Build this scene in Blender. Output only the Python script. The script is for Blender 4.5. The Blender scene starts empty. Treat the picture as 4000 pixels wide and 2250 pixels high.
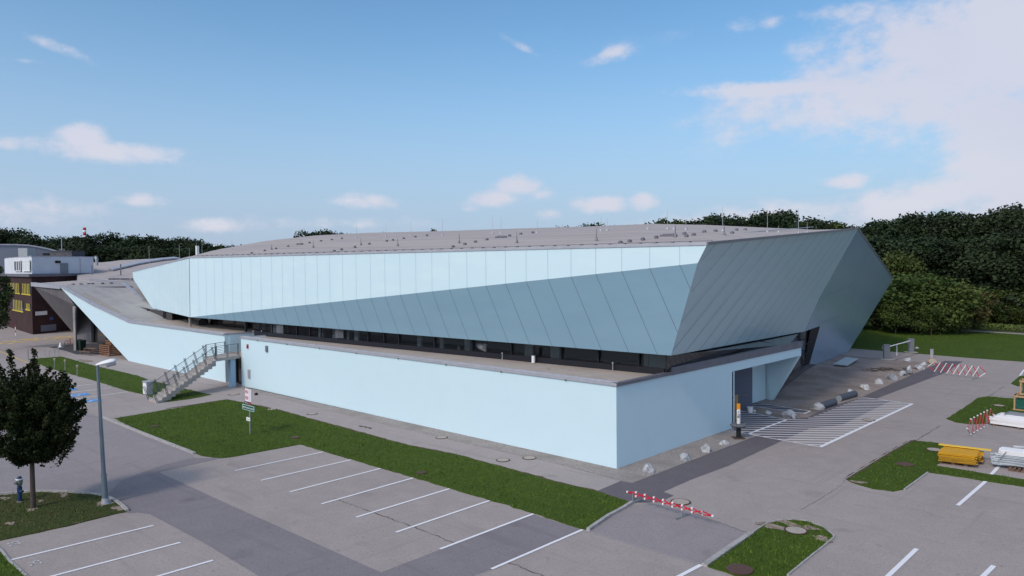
import bpy, bmesh, math, random
import numpy as np
from mathutils import Vector, Matrix
from mathutils.bvhtree import BVHTree
random.seed(7); RNG = np.random.default_rng(7)
S = bpy.context.scene
COL = S.collection
# ------------------------------------------------------------------ camera
PW, PH, FP = 4000.0, 2250.0, 2876.8
PITCH, ROLL, YAW, HC = 0.029417, -0.008635, -0.75687, 9.8645
fw = np.array([math.cos(PITCH)*math.sin(YAW), math.cos(PITCH)*math.cos(YAW), -math.sin(PITCH)])
rt = np.cross(fw, [0, 0, 1]); rt /= np.linalg.norm(rt); up = np.cross(rt, fw)
c_, s_ = math.cos(ROLL), math.sin(ROLL)
RT, UP = c_*rt+s_*up, -s_*rt+c_*up
CAMP = np.array([0, 0, HC])
cd = bpy.data.cameras.new('camera'); cam = bpy.data.objects.new('camera', cd); COL.objects.link(cam)
m = Matrix.Identity(4)
for i in range(3):
    m[i][0], m[i][1], m[i][2], m[i][3] = RT[i], UP[i], -fw[i], CAMP[i]
cam.matrix_world = m
cd.sensor_width = 36; cd.lens = FP/PW*36; cd.clip_start = .1; cd.clip_end = 6000
S.camera = cam
def ray(u, v): return RT*((u-PW/2)/FP) - UP*((v-PH/2)/FP) + fw
def G(u, v, z=0.0):                       # measured point of the plane at height z
    d = ray(u, v); return CAMP + d*((z-HC)/d[2])
def onp(P, n, u, v):
    d = ray(u, v); n = np.array(n, float); return CAMP + d*((n@(np.array(P)-CAMP))/(n@d))
def aty(y, u, v): return onp([0, y, 0], [0, 1, 0], u, v)
def atx(x, u, v): return onp([x, 0, 0], [1, 0, 0], u, v)
def atd(D, u, v):
    d = ray(u, v); return CAMP + d*(D/math.hypot(d[0], d[1]))
# ------------------------------------------------------------------ light
SUN = Vector((.07, -.72, .62)).normalized()
EL = math.asin(SUN.z); AZ = math.atan2(SUN.x, SUN.y)
S.view_settings.view_transform = 'Standard'; S.view_settings.look = 'None'
S.view_settings.exposure = 0.0; S.view_settings.gamma = 1
ld = bpy.data.lights.new('sun', 'SUN'); ld.energy = 1.75; ld.angle = math.radians(8); ld.color = (1, .85, .70)
lo = bpy.data.objects.new('sun', ld); COL.objects.link(lo)
lo.rotation_euler = SUN.to_track_quat('Z', 'Y').to_euler(); lo.location = (0, 0, 60)
W = bpy.data.worlds.new('World'); S.world = W; W.use_nodes = True
def world():
    nt = W.node_tree; N = nt.nodes; L = nt.links; N.clear()
    def nd(t, **k):
        n = N.new(t)
        for a, b in k.items(): setattr(n, a, b)
        return n
    def mth(op, a, b=None, c=None, clamp=False):
        n = nd('ShaderNodeMath', operation=op, use_clamp=clamp)
        for i, x in enumerate((a, b, c)):
            if x is None: continue
            if isinstance(x, (int, float)): n.inputs[i].default_value = x
            else: L.new(x, n.inputs[i])
        return n.outputs[0]
    tc = nd('ShaderNodeTexCoord').outputs['Generated']
    sky = nd('ShaderNodeTexSky', sky_type='NISHITA'); sky.sun_disc = False
    sky.sun_elevation = EL; sky.sun_rotation = AZ; sky.altitude = 200; sky.air_density = 1.0; sky.dust_density = 1.2; sky.ozone_density = 1.6
    def dot(v, off=0.0):
        n = nd('ShaderNodeVectorMath', operation='DOT_PRODUCT'); L.new(tc, n.inputs[0]); n.inputs[1].default_value = v
        return n.outputs['Value']
    # clouds: (u, v, half width, half height, tilt deg, strength)
    blobs = [(420,592,240,38,0,.95),(330,540,75,46,0,1.05),(90,562,160,24,3,.7),(200,175,150,24,-17,.66),(60,235,130,12,0,.5),(2010,165,120,20,-32,.55),(2390,215,90,34,12,.8),(2300,250,60,22,0,.5),
        (1930,775,120,34,8,.95),(2030,728,85,44,0,1.1),(2110,760,70,30,0,.8),(1840,815,60,18,0,.6),(2330,800,110,34,0,1.15),(2520,790,60,34,0,1.1),(1430,788,120,30,0,.95),(850,880,110,30,0,.95),(540,780,100,26,0,.85),(2145,835,60,26,0,.85),(1330,880,200,14,0,.5),
        (3560,330,620,120,6,1.05),(3900,150,500,230,8,1.2),(3080,348,330,30,-3,1.2),(3250,55,500,34,0,.55),(3150,200,150,40,0,.62),(3900,430,330,150,0,1.15),
        (3990,640,230,260,20,1.3),(3640,760,420,62,14,1.15),(3300,712,70,28,0,1.05),(3150,830,800,56,4,.85),(100,840,330,70,0,.75),(1200,870,600,40,0,.45)]
    tot = None
    for (u, v, a, b, tl, h) in blobs:
        c = ray(u, v) if v is not None else np.array(u, float); c = c/np.linalg.norm(c)
        t1 = np.cross(c, [0, 0, 1]); t1 /= np.linalg.norm(t1); t2 = np.cross(t1, c)
        r = math.radians(tl); e1 = t1*math.cos(r)+t2*math.sin(r); e2 = -t1*math.sin(r)+t2*math.cos(r)
        x = dot(tuple(e1*FP/a)); y = dot(tuple(e2*FP/b))
        q = mth('ADD', mth('MULTIPLY', x, x), mth('MULTIPLY', y, y))
        g = mth('MULTIPLY', mth('EXPONENT', mth('MULTIPLY', q, -.75)), h)
        tot = g if tot is None else mth('SMOOTH_MAX', tot, g, .25)
    mp = nd('ShaderNodeMapping'); mp.inputs['Scale'].default_value = (1, 1, 1.7); L.new(tc, mp.inputs['Vector'])
    ns = nd('ShaderNodeTexNoise'); ns.inputs['Scale'].default_value = 12; ns.inputs['Detail'].default_value = 9; ns.inputs['Roughness'].default_value = .56; ns.inputs['Distortion'].default_value = .35
    L.new(mp.outputs[0], ns.inputs['Vector'])
    n2 = nd('ShaderNodeTexNoise'); n2.inputs['Scale'].default_value = 3.2; n2.inputs['Detail'].default_value = 5; L.new(mp.outputs[0], n2.inputs['Vector'])
    n3 = nd('ShaderNodeTexNoise'); n3.inputs['Scale'].default_value = 34; n3.inputs['Detail'].default_value = 8; n3.inputs['Roughness'].default_value = .62; L.new(mp.outputs[0], n3.inputs['Vector'])
    f = mth('ADD', mth('ADD', tot, mth('MULTIPLY', mth('SUBTRACT', ns.outputs[0], .5), 1.5)), mth('MULTIPLY', mth('SUBTRACT', n3.outputs[0], .5), 1.1))
    mr = nd('ShaderNodeMapRange', interpolation_type='SMOOTHSTEP'); L.new(f, mr.inputs[0])
    mr.inputs[1].default_value = .24; mr.inputs[2].default_value = 1.05
    edge = nd('ShaderNodeMapRange'); L.new(tot, edge.inputs[0]); edge.inputs[1].default_value = .16; edge.inputs[2].default_value = .45
    cl = mth('MULTIPLY', mr.outputs[0], edge.outputs[0])
    cl = mth('MULTIPLY', cl, .88)
    # pale haze toward the horizon
    sep = nd('ShaderNodeSeparateXYZ'); L.new(tc, sep.inputs[0])
    hz = nd('ShaderNodeMapRange', interpolation_type='SMOOTHSTEP'); L.new(sep.outputs[2], hz.inputs[0])
    hz.inputs[1].default_value = .34; hz.inputs[2].default_value = -.02; hz.inputs[3].default_value = 0; hz.inputs[4].default_value = .92
    tint = nd('ShaderNodeMix', data_type='RGBA', blend_type='MULTIPLY'); tint.inputs[0].default_value = 1
    L.new(sky.outputs[0], tint.inputs[6]); tint.inputs[7].default_value = SKY_TINT
    hm = nd('ShaderNodeMix', data_type='RGBA'); L.new(hz.outputs[0], hm.inputs[0]); L.new(tint.outputs[2], hm.inputs[6])
    hm.inputs[7].default_value = tuple(x/SKY_K for x in (.41, .505, .685)) + (1,)
    # cloud shade varies softly
    cc = nd('ShaderNodeMix', data_type='RGBA'); L.new(n2.outputs[0], cc.inputs[0])
    cc.inputs[6].default_value = tuple(x/SKY_K for x in (.58, .60, .74)) + (1,)
    cc.inputs[7].default_value = tuple(x/SKY_K for x in (.78, .77, .83)) + (1,)
    cm = nd('ShaderNodeMix', data_type='RGBA'); L.new(cl, cm.inputs[0]); L.new(hm.outputs[2], cm.inputs[6]); L.new(cc.outputs[2], cm.inputs[7])
    # unseen warm glow round the veiled sun, added behind the viewer as frontal fill
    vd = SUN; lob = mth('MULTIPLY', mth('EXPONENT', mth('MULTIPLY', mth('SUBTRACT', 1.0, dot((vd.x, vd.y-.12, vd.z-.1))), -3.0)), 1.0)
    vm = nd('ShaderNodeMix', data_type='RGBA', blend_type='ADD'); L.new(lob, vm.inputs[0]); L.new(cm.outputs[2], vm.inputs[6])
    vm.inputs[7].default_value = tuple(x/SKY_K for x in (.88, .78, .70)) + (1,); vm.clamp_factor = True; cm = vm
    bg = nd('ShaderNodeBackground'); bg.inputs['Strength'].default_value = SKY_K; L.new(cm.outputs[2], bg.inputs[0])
    o = nd('ShaderNodeOutputWorld'); L.new(bg.outputs[0], o.inputs[0])
SKY_K = .10
SKY_TINT = (1.0, 1.41, 1.56, 1)
world()
# ------------------------------------------------------------------ materials
MATS = {}
def mat(name, col, rough=.8, metal=0.0, spec=.3, noise=None, bump=None, obj_var=0, extra=None):
    """noise: list of (scale, amount, colour2); bump: (scale, strength)"""
    if name in MATS: return MATS[name]
    m = bpy.data.materials.new(name); m.use_nodes = True; nt = m.node_tree; N = nt.nodes; L = nt.links
    p = N['Principled BSDF']; p.inputs['Roughness'].default_value = rough; p.inputs['Metallic'].default_value = metal
    p.inputs['Specular IOR Level'].default_value = spec
    geo = N.new('ShaderNodeNewGeometry'); pos = geo.outputs['Position']
    cur = N.new('ShaderNodeRGB'); cur.outputs[0].default_value = (*col, 1); cur = cur.outputs[0]
    for (sc, lo_, hi_, c2, det) in (noise or []):
        n = N.new('ShaderNodeTexNoise'); n.inputs['Scale'].default_value = sc if not isinstance(sc, tuple) else 1; n.inputs['Detail'].default_value = det; n.inputs['Roughness'].default_value = .6
        if isinstance(sc, tuple):
            mp = N.new('ShaderNodeMapping'); mp.inputs['Scale'].default_value = sc; L.new(pos, mp.inputs[0]); L.new(mp.outputs[0], n.inputs['Vector'])
        else: L.new(pos, n.inputs['Vector'])
        r = N.new('ShaderNodeMapRange'); L.new(n.outputs[0], r.inputs[0]); r.inputs[1].default_value = lo_; r.inputs[2].default_value = hi_
        mx = N.new('ShaderNodeMix'); mx.data_type = 'RGBA'; L.new(r.outputs[0], mx.inputs[0]); L.new(cur, mx.inputs[6]); mx.inputs[7].default_value = (*c2, 1); cur = mx.outputs[2]
    if obj_var:
        oi = N.new('ShaderNodeObjectInfo'); hs = N.new('ShaderNodeHueSaturation')
        r = N.new('ShaderNodeMapRange'); L.new(oi.outputs['Random'], r.inputs[0]); r.inputs[3].default_value = 1-obj_var; r.inputs[4].default_value = 1+obj_var
        L.new(r.outputs[0], hs.inputs['Value']); L.new(cur, hs.inputs['Color'])
        r2 = N.new('ShaderNodeMapRange'); mm = N.new('ShaderNodeMath'); mm.operation = 'FRACT'; m3 = N.new('ShaderNodeMath'); m3.operation = 'MULTIPLY'; m3.inputs[1].default_value = 7.31
        L.new(oi.outputs['Random'], m3.inputs[0]); L.new(m3.outputs[0], mm.inputs[0]); L.new(mm.outputs[0], r2.inputs[0]); r2.inputs[3].default_value = .475; r2.inputs[4].default_value = .515
        L.new(r2.outputs[0], hs.inputs['Hue']); cur = hs.outputs[0]
    L.new(cur, p.inputs['Base Color'])
    if bump:
        n = N.new('ShaderNodeTexNoise'); n.inputs['Scale'].default_value = bump[0]; n.inputs['Detail'].default_value = 4; L.new(pos, n.inputs['Vector'])
        b = N.new('ShaderNodeBump'); b.inputs['Strength'].default_value = bump[1]; b.inputs['Distance'].default_value = bump[2] if len(bump) > 2 else .02
        L.new(n.outputs[0], b.inputs['Height']); L.new(b.outputs[0], p.inputs['Normal'])
    if extra: extra(m, N, L, p)
    MATS[name] = m; return m
def asph(name, base, dark, light):
    return mat(name, base, .9, 0, .2, [(.16, .38, .68, dark, 5), (1.1, .45, .8, light, 4), (9, .52, .72, tuple(x*.74 for x in base), 3), (24, .5, .70, tuple(min(1, x*1.32) for x in base), 2), (.55, .60, .72, tuple(x*.78 for x in base), 6), ((.12, 1.3, 1), .58, .68, tuple(x*.90 for x in base), 4), ((2.6, .10, 1), .60, .70, tuple(x*.91 for x in base), 4), (2.4, .70, .76, tuple(x*.62 for x in base), 3)], (60, .35, .01))
M_ASPH = asph('asphalt_pale', (.318, .274, .264), (.270, .233, .228), (.352, .306, .294))
M_LANE = asph('asphalt_grey', (.205, .183, .196), (.184, .164, .177), (.228, .204, .216))
M_MID = asph('asphalt_mid', (.258, .230, .237), (.230, .205, .212), (.282, .252, .257))
M_DARK = asph('asphalt_dark', (.125, .112, .126), (.108, .096, .11), (.145, .13, .143))
M_PATH = asph('path_asphalt', (.322, .282, .274), (.285, .25, .245), (.352, .31, .30))
M_COBB = mat('dark_paving', (.07, .065, .075), .9, noise=[(6, .4, .7, (.045, .042, .05), 3)])
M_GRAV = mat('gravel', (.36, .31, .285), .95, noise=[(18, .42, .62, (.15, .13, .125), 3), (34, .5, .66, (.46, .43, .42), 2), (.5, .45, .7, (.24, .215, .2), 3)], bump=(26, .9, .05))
M_GRAV2 = mat('gravel_brown', (.345, .27, .24), .95, noise=[(12, .42, .62, (.17, .14, .13), 3), (30, .5, .66, (.43, .38, .36), 2), (.35, .45, .62, (.22, .18, .16), 5)], bump=(22, .9, .05))  # browner gravel of the bed and the small island
M_WHITE = mat('road_paint', (.74, .73, .77), .7, noise=[(9, .6, .8, (.5, .49, .52), 4)])
M_YEL = mat('yellow_paint', (.62, .42, .06), .7, noise=[(4, .55, .75, (.34, .27, .15), 4)])
M_YELT = mat('yellow_letter_paint', (.80, .52, .05), .7, noise=[(2, .6, .8, (.5, .36, .12), 3)])
M_NUM = mat('worn_number_paint', (.50, .48, .50), .8)
M_BLUEP = mat('blue_paint', (.05, .25, .60), .7, noise=[(5, .6, .8, (.12, .2, .32), 4)])
M_CRACK = mat('crack', (.05, .045, .05), 1)
M_SEAM = mat('light_seam', (.36, .34, .36), 1)
def grassm(name, a, b, c, d=(.16, .135, .09)):
    return mat(name, a, .95, 0, .15, [(.35, .4, .65, b, 4), (3.5, .45, .7, c, 4), (22, .45, .7, tuple(x*.6 for x in a), 2), (.8, .66, .73, d, 5)], (18, .8, .05))
M_GRASS = grassm('grass', (.056, .092, .010), (.044, .076, .009), (.070, .112, .014), (.082, .092, .02))
M_GRASSD = grassm('grass_dry', (.052, .066, .018), (.070, .066, .024), (.044, .072, .015), (.19, .14, .10))
M_BLADE = mat('grass_blade', (.074, .130, .012), .8, noise=[(.5, .4, .65, (.040, .070, .007), 3), (7, .5, .75, (.115, .165, .018), 2), (1.7, .55, .68, (.088, .158, .020), 3), (.9, .60, .70, (.125, .125, .03), 4)])
M_BLADED = mat('grass_blade_dry', (.060, .084, .019), .8, noise=[(.7, .4, .62, (.092, .078, .03), 3), (7, .5, .75, (.075, .11, .024), 2)])
M_SOIL = mat('bare_soil', (.30, .24, .20), .95, noise=[(4, .4, .65, (.17, .13, .10), 4)])
M_SOILB = mat('brown_soil', (.115, .07, .055), .95, noise=[(6, .4, .65, (.07, .05, .035), 4)])
M_KERB = mat('kerb_stone', (.36, .34, .34), .9, noise=[(3, .4, .7, (.24, .23, .22), 4), (25, .5, .7, (.45, .43, .43), 2)])
M_BLUEW = mat('pale_blue_render', (.53, .67, .745), .75, 0, .25, [(.13, .38, .68, (.54, .675, .74), 4), (.9, .5, .8, (.515, .655, .73), 5)], (30, .12, .01))
M_PANEL = mat('pale_blue_panel', (.55, .69, .76), .5, 0, .35, [(.10, .4, .7, (.535, .675, .75), 3), ((.35, .35, .9), .5, .6, (.565, .70, .76), 2)])
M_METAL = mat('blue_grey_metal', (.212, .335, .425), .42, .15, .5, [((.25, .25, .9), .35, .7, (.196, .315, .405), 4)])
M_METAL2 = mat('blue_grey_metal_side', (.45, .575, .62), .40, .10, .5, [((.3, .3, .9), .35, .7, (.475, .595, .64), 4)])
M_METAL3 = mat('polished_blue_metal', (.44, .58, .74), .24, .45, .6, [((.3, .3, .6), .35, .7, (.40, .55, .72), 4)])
M_JOINT = mat('dark_joint', (.085, .125, .155), .8)
M_JOINTL = mat('pale_joint', (.38, .52, .61), .8)
M_CAP = mat('zinc_cap', (.42, .415, .46), .45, .3, .4, [(1.2, .4, .7, (.36, .355, .40), 3)])
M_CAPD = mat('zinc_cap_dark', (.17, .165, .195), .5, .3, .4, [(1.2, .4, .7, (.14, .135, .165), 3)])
M_ROOF = mat('grey_membrane', (.40, .350, .328), .9, 0, .2, [((.05, .9, .9), .4, .65, (.335, .30, .303), 4), (.35, .45, .7, (.39, .353, .352), 5), ((.05, 1.6, .06), .55, .62, (.32, .288, .292), 3)])
M_DECK = mat('deck_membrane', (.36, .31, .28), .95, 0, .2, [(.3, .4, .65, (.31, .26, .235), 5), (1.6, .5, .75, (.40, .35, .32), 5), (.9, .68, .76, (.13, .10, .085), 5)])
M_RAMP = mat('ramp_membrane', (.34, .325, .32), .9, 0, .25, [((.25, .9, .5), .4, .65, (.29, .275, .272), 6), (.5, .5, .75, (.37, .355, .35), 5)])
M_CONC = mat('concrete', (.33, .30, .29), .9, noise=[(.7, .4, .7, (.19, .18, .185), 5), (6, .5, .75, (.29, .27, .27), 3)], bump=(8, .2))
M_CONCD = mat('board_concrete', (.135, .125, .135), .9, noise=[((1.4, 1.4, .2), .4, .65, (.10, .095, .105), 5)], bump=(8, .2))
M_STEP = mat('stair_concrete', (.36, .33, .315), .9, noise=[(2, .45, .7, (.29, .265, .255), 4)])
def glassx(m, N, L, p):
    p.inputs['Roughness'].default_value = .06
    tr = N.new('ShaderNodeBsdfTransparent'); tr.inputs[0].default_value = (.75, .78, .8, 1)
    mx = N.new('ShaderNodeMixShader'); mx.inputs[0].default_value = .28
    out = N['Material Output']; L.new(tr.outputs[0], mx.inputs[1]); L.new(p.outputs[0], mx.inputs[2]); L.new(mx.outputs[0], out.inputs[0])
M_GLASS = mat('window_glass', (.012, .013, .018), .06, 0, .5, extra=glassx)
M_GLASSD = mat('dark_glass', (.028, .026, .030), .10, 0, .5, [(1.1, .45, .7, (.05, .045, .045), 4)])
M_FRAME = mat('black_frame', (.012, .012, .018), .5)
M_INT = mat('interior', (.055, .05, .055), .9, noise=[(.6, .4, .7, (.03, .028, .032), 3)])
M_INTP = mat('interior_pale', (.55, .60, .60), .8)
M_STEEL = mat('galvanised', (.36, .38, .40), .45, .6, .5, [(6, .4, .7, (.28, .30, .32), 3)])
M_POLE = mat('lamp_pole_paint', (.13, .165, .195), .5, .2, .4, [(3, .4, .7, (.13, .165, .20), 3)])
M_RAIL = mat('railing_paint', (.055, .075, .095), .5)
M_WPL = mat('white_plastic', (.72, .72, .74), .4, 0, .4, [(2, .5, .75, (.58, .58, .60), 3)])
M_RED = mat('red_paint', (.50, .015, .04), .5)
M_WPNT = mat('white_paint', (.78, .77, .79), .5)
M_BROWN = mat('brown_brick', (.045, .021, .021), .9, noise=[((.6, .6, 9), .4, .62, (.027, .013, .015), 3), (.4, .4, .7, (.056, .026, .025), 3)])
M_YELF = mat('yellow_louvre', (.58, .44, .02), .5)
M_WRW = mat('white_render', (.60, .62, .68), .8, noise=[(.4, .4, .7, (.53, .55, .61), 4)])
M_GREYR = mat('grey_sheet_roof', (.22, .235, .29), .6, .2, .4, [((.1, .1, .9), .4, .7, (.19, .20, .25), 3)])
M_STONE = mat('boulder', (.47, .47, .49), .9, noise=[(1.6, .44, .62, (.19, .20, .235), 6), (7, .55, .75, (.60, .60, .62), 4), (1.1, .62, .75, (.30, .24, .19), 4)], bump=(6, .5, .06), obj_var=.12)
M_STONET = mat('tan_boulder', (.46, .40, .34), .9, noise=[(2.2, .4, .62, (.28, .22, .18), 6)], bump=(5, .9, .12))
M_WOODL = mat('pale_wood', (.46, .30, .17), .85, noise=[((1, 1, 14), .4, .7, (.36, .22, .12), 3)])
M_WOODD = mat('old_wood', (.20, .12, .085), .9, noise=[((3, 3, 10), .4, .7, (.13, .08, .06), 3)])
M_YBOARD = mat('yellow_board', (.52, .28, .02), .7, noise=[((1.2, 5, 40), .45, .65, (.26, .12, .015), 4), ((2, 2, 9), .62, .74, (.14, .07, .03), 4)])
M_ALU = mat('pale_metal_bar', (.60, .62, .66), .4, .3, .5, [((2, 6, 20), .45, .7, (.42, .44, .48), 3)])
M_GGLASS = mat('green_glass_edge', (.018, .085, .068), .15, 0, .6, [((3, 3, 30), .4, .7, (.035, .14, .11), 3)])
M_BIN = mat('bin_plastic', (.012, .03, .022), .5)
M_BARK = mat('bark', (.085, .065, .055), .95, noise=[((9, 9, 2), .4, .7, (.05, .038, .032), 4)], bump=(20, .6))
def leafm(name, a, b, c, ov):
    return mat(name, a, .75, 0, .15, [(.55, .40, .62, b, 3), (3.2, .5, .72, c, 3)], None, ov)
M_LEAFN = leafm('leaf_near', (.017, .026, .007), (.011, .017, .006), (.034, .042, .011), 0)
M_LEAF = leafm('leaf_wood', (.024, .038, .018), (.015, .025, .012), (.038, .056, .022), .34)
M_LEAFM = leafm('leaf_midgreen', (.036, .058, .020), (.020, .034, .013), (.060, .082, .024), .25)
M_LEAFL = leafm('leaf_bush', (.062, .088, .022), (.030, .050, .014), (.108, .122, .028), .2)
M_LEAFB = leafm('leaf_rust', (.085, .072, .028), (.07, .052, .02), (.065, .078, .022), 0)
M_RUST = mat('rusty_iron', (.095, .055, .045), .85, noise=[(9, .4, .7, (.06, .035, .03), 4)])
M_MHC = mat('manhole_concrete', (.38, .33, .295), .9, noise=[(6, .4, .7, (.31, .27, .24), 3)])
M_ORG = mat('orange_paint', (.70, .27, .015), .6)
M_BLACK = mat('black_paint', (.012, .012, .014), .6)
M_HYD = mat('hydrant_blue', (.012, .035, .10), .45)
M_HYDG = mat('hydrant_grey', (.20, .22, .21), .5, .4)
M_SHEET = mat('corrugated_sheet', (.50, .52, .52), .5, .3)
M_GRN = mat('sign_green', (.01, .075, .055), .5)
M_PINK = mat('sign_pink_white', (.74, .68, .74), .5)
M_PIPE = mat('dark_pipe', (.075, .08, .10), .6)
M_GREYM = mat('grey_housing', (.17, .175, .20), .5, .2)
# ------------------------------------------------------------------ mesh helpers
class MB:
    def __init__(s): s.v = []; s.f = []; s.m = []; s.mi = 0
    def add(s, vs, fs):
        o = len(s.v); s.v += [tuple(map(float, p)) for p in vs]
        for f in fs: s.f.append([o+i for i in f]); s.m.append(s.mi)
        return s
    def poly(s, pts): return s.add(pts, [list(range(len(pts)))])
    def quad(s, a, b, c, d): return s.add([a, b, c, d], [[0, 1, 2, 3]])
    def hull8(s, lo, hi):    # two rings of n points
        n = len(lo)
        return s.add(list(lo)+list(hi), [list(range(n))[::-1], list(range(n, 2*n))]+[[i, (i+1) % n, n+(i+1) % n, n+i] for i in range(n)])
    def box(s, c, d, rz=0, ax=None):
        x, y, z = [k/2 for k in d]; cr, sr = math.cos(rz), math.sin(rz); P = []
        for zz in (-z, z):
            for (a, b) in ((-x, -y), (x, -y), (x, y), (-x, y)): P.append((c[0]+a*cr-b*sr, c[1]+a*sr+b*cr, c[2]+zz))
        return s.hull8(P[:4], P[4:])
    def bar(s, a, b, w, h=None, upv=(0, 0, 1)):
        a = np.array(a, float); b = np.array(b, float); h = h or w; d = b-a; l = np.linalg.norm(d)
        if l < 1e-6: return s
        d /= l; u = np.array(upv, float)
        if abs(d@u) > .98: u = np.array([1., 0, 0])
        r = np.cross(d, u); r /= np.linalg.norm(r); u = np.cross(r, d)
        off = [(-w/2, -h/2), (w/2, -h/2), (w/2, h/2), (-w/2, h/2)]
        return s.hull8([a+r*x+u*y for x, y in off], [b+r*x+u*y for x, y in off])
    def tube(s, a, b, r1, r2=None, n=10):
        a = np.array(a, float); b = np.array(b, float); r2 = r1 if r2 is None else r2; d = b-a; d /= np.linalg.norm(d)
        u = np.array([0, 0, 1.]) if abs(d[2]) < .9 else np.array([1., 0, 0]); x = np.cross(d, u); x /= np.linalg.norm(x); y = np.cross(d, x)
        cs = [(math.cos(t*2*math.pi/n), math.sin(t*2*math.pi/n)) for t in range(n)]
        return s.hull8([a+(x*p+y*q)*r1 for p, q in cs], [b+(x*p+y*q)*r2 for p, q in cs])
    def prism(s, pts, z0, z1): return s.hull8([(p[0], p[1], z0) for p in pts], [(p[0], p[1], z1) for p in pts])
    def slab(s, pts, off):   # planar polygon given thickness vector
        off = np.array(off, float); return s.hull8([np.array(p) for p in pts], [np.array(p)+off for p in pts])
    def build(s, name, mats, parent=None, smooth=False, loc=None):
        if not isinstance(mats, (list, tuple)): mats = [mats]
        V = s.v
        if loc is not None: V = [(p[0]-loc[0], p[1]-loc[1], p[2]-loc[2]) for p in V]
        me = bpy.data.meshes.new(name); me.from_pydata(V, [], s.f)
        for k in mats: me.materials.append(k)
        if len(mats) > 1: me.polygons.foreach_set('material_index', s.m)
        bm = bmesh.new(); bm.from_mesh(me); bmesh.ops.recalc_face_normals(bm, faces=bm.faces); bm.to_mesh(me); bm.free()
        if smooth: me.polygons.foreach_set('use_smooth', [True]*len(me.polygons))
        me.update(); o = bpy.data.objects.new(name, me); COL.objects.link(o)
        if loc is not None: o.location = loc
        if parent is not None:
            o.parent = parent
            if loc is None: o.location = -parent.location if parent.type == 'EMPTY' else (0, 0, 0)
        return o
def tag(o, label=None, cat=None, group=None, kind=None):
    if label: o['label'] = label
    if cat: o['category'] = cat
    if group: o['group'] = group
    if kind: o['kind'] = kind
    return o
def thing(name, label, cat, loc=(0, 0, 0), rz=0, group=None):
    o = bpy.data.objects.new(name, None); o.empty_display_size = .3; COL.objects.link(o); o.location = [float(x) for x in loc]; o.rotation_euler = (0, 0, rz)
    return tag(o, label, cat, group)
def part(mb, name, mats, parent, smooth=False):      # mesh in the local space of its thing
    me = mb.build(name, mats, None, smooth); me.parent = parent; return me
def copy_tree(o, parent=None):
    c = o.copy(); COL.objects.link(c)
    if parent is not None: c.parent = parent
    for ch in list(o.children): copy_tree(ch, c)
    return c
def struct(mb, name, mats, **k): return tag(mb.build(name, mats, **k), kind='structure')
def subdiv_curve(pts, n=4):   # Catmull-Rom through 2-D points
    out = []
    P = [np.array(p[:2], float) for p in pts]
    for i in range(len(P)-1):
        a, b, c, d = P[max(i-1, 0)], P[i], P[i+1], P[min(i+2, len(P)-1)]
        for k in range(n):
            t = k/n; out.append(.5*((2*b)+(-a+c)*t+(2*a-5*b+4*c-d)*t*t+(-a+3*b-3*c+d)*t**3))
    out.append(P[-1]); return out
def strip(mb, pts, w, z):
    P = [np.array(p[:2], float) for p in pts]; L_, R_ = [], []
    for i, p in enumerate(P):
        d = P[min(i+1, len(P)-1)]-P[max(i-1, 0)]; d = d/(np.linalg.norm(d)+1e-9); n = np.array([-d[1], d[0]])
        ww = w[i] if isinstance(w, (list, tuple)) else w
        L_.append((*(p+n*ww/2), z)); R_.append((*(p-n*ww/2), z))
    for i in range(len(P)-1): mb.quad(L_[i], L_[i+1], R_[i+1], R_[i])
    return mb
def kerb(mb, pts, w=.13, z0=-.02, z1=.10):
    for i in range(len(pts)-1):
        a = np.array(pts[i][:2], float); b = np.array(pts[i+1][:2], float); l = np.linalg.norm(b-a); n = max(1, int(l/1.0)); d = (b-a)/l
        for k in range(n):
            p = a+d*(l*k/n+.006); q = a+d*(l*(k+1)/n-.006); zz = z1+random.uniform(-.006, .006)
            mb.bar((*p, (z0+zz)/2), (*q, (z0+zz)/2), w, zz-z0)
    return mb
def px(lst, z=0.0): return [G(u, v, z) for u, v in lst]
def sheet(name, lst, z, m, world_pts=False):
    P = lst if world_pts else px(lst); mb = MB(); mb.poly([(p[0], p[1], z) for p in P]); return struct(mb, name, m)
def fuzz(pts, amp, step):   # ragged outline
    out = []; P = [np.array(p[:2], float) for p in pts]
    for i in range(len(P)):
        a, b = P[i], P[(i+1) % len(P)]; l = np.linalg.norm(b-a); n = max(1, int(l/step))
        for k in range(n): out.append(a+(b-a)*k/n+(RNG.normal(0, amp, 2) if k else 0))
    return out
def inside(px_, py_, P):
    r = np.zeros(len(px_), bool); n = len(P); j = n-1
    for i in range(n):
        xi, yi, xj, yj = P[i][0], P[i][1], P[j][0], P[j][1]
        c = ((yi > py_) != (yj > py_)) & (px_ < (xj-xi)*(py_-yi)/(yj-yi+1e-12)+xi); r ^= c; j = i
    return r
def np_mesh(name, V, F, m):
    me = bpy.data.meshes.new(name); k = F.shape[1]
    me.vertices.add(len(V)); me.vertices.foreach_set('co', V.astype(np.float32).ravel())
    me.loops.add(F.size); me.loops.foreach_set('vertex_index', F.astype(np.int32).ravel())
    me.polygons.add(len(F)); me.polygons.foreach_set('loop_start', (np.arange(len(F))*k).astype(np.int32))
    me.update(calc_edges=True); me.materials.append(m); return me
HOLES = []
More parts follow.
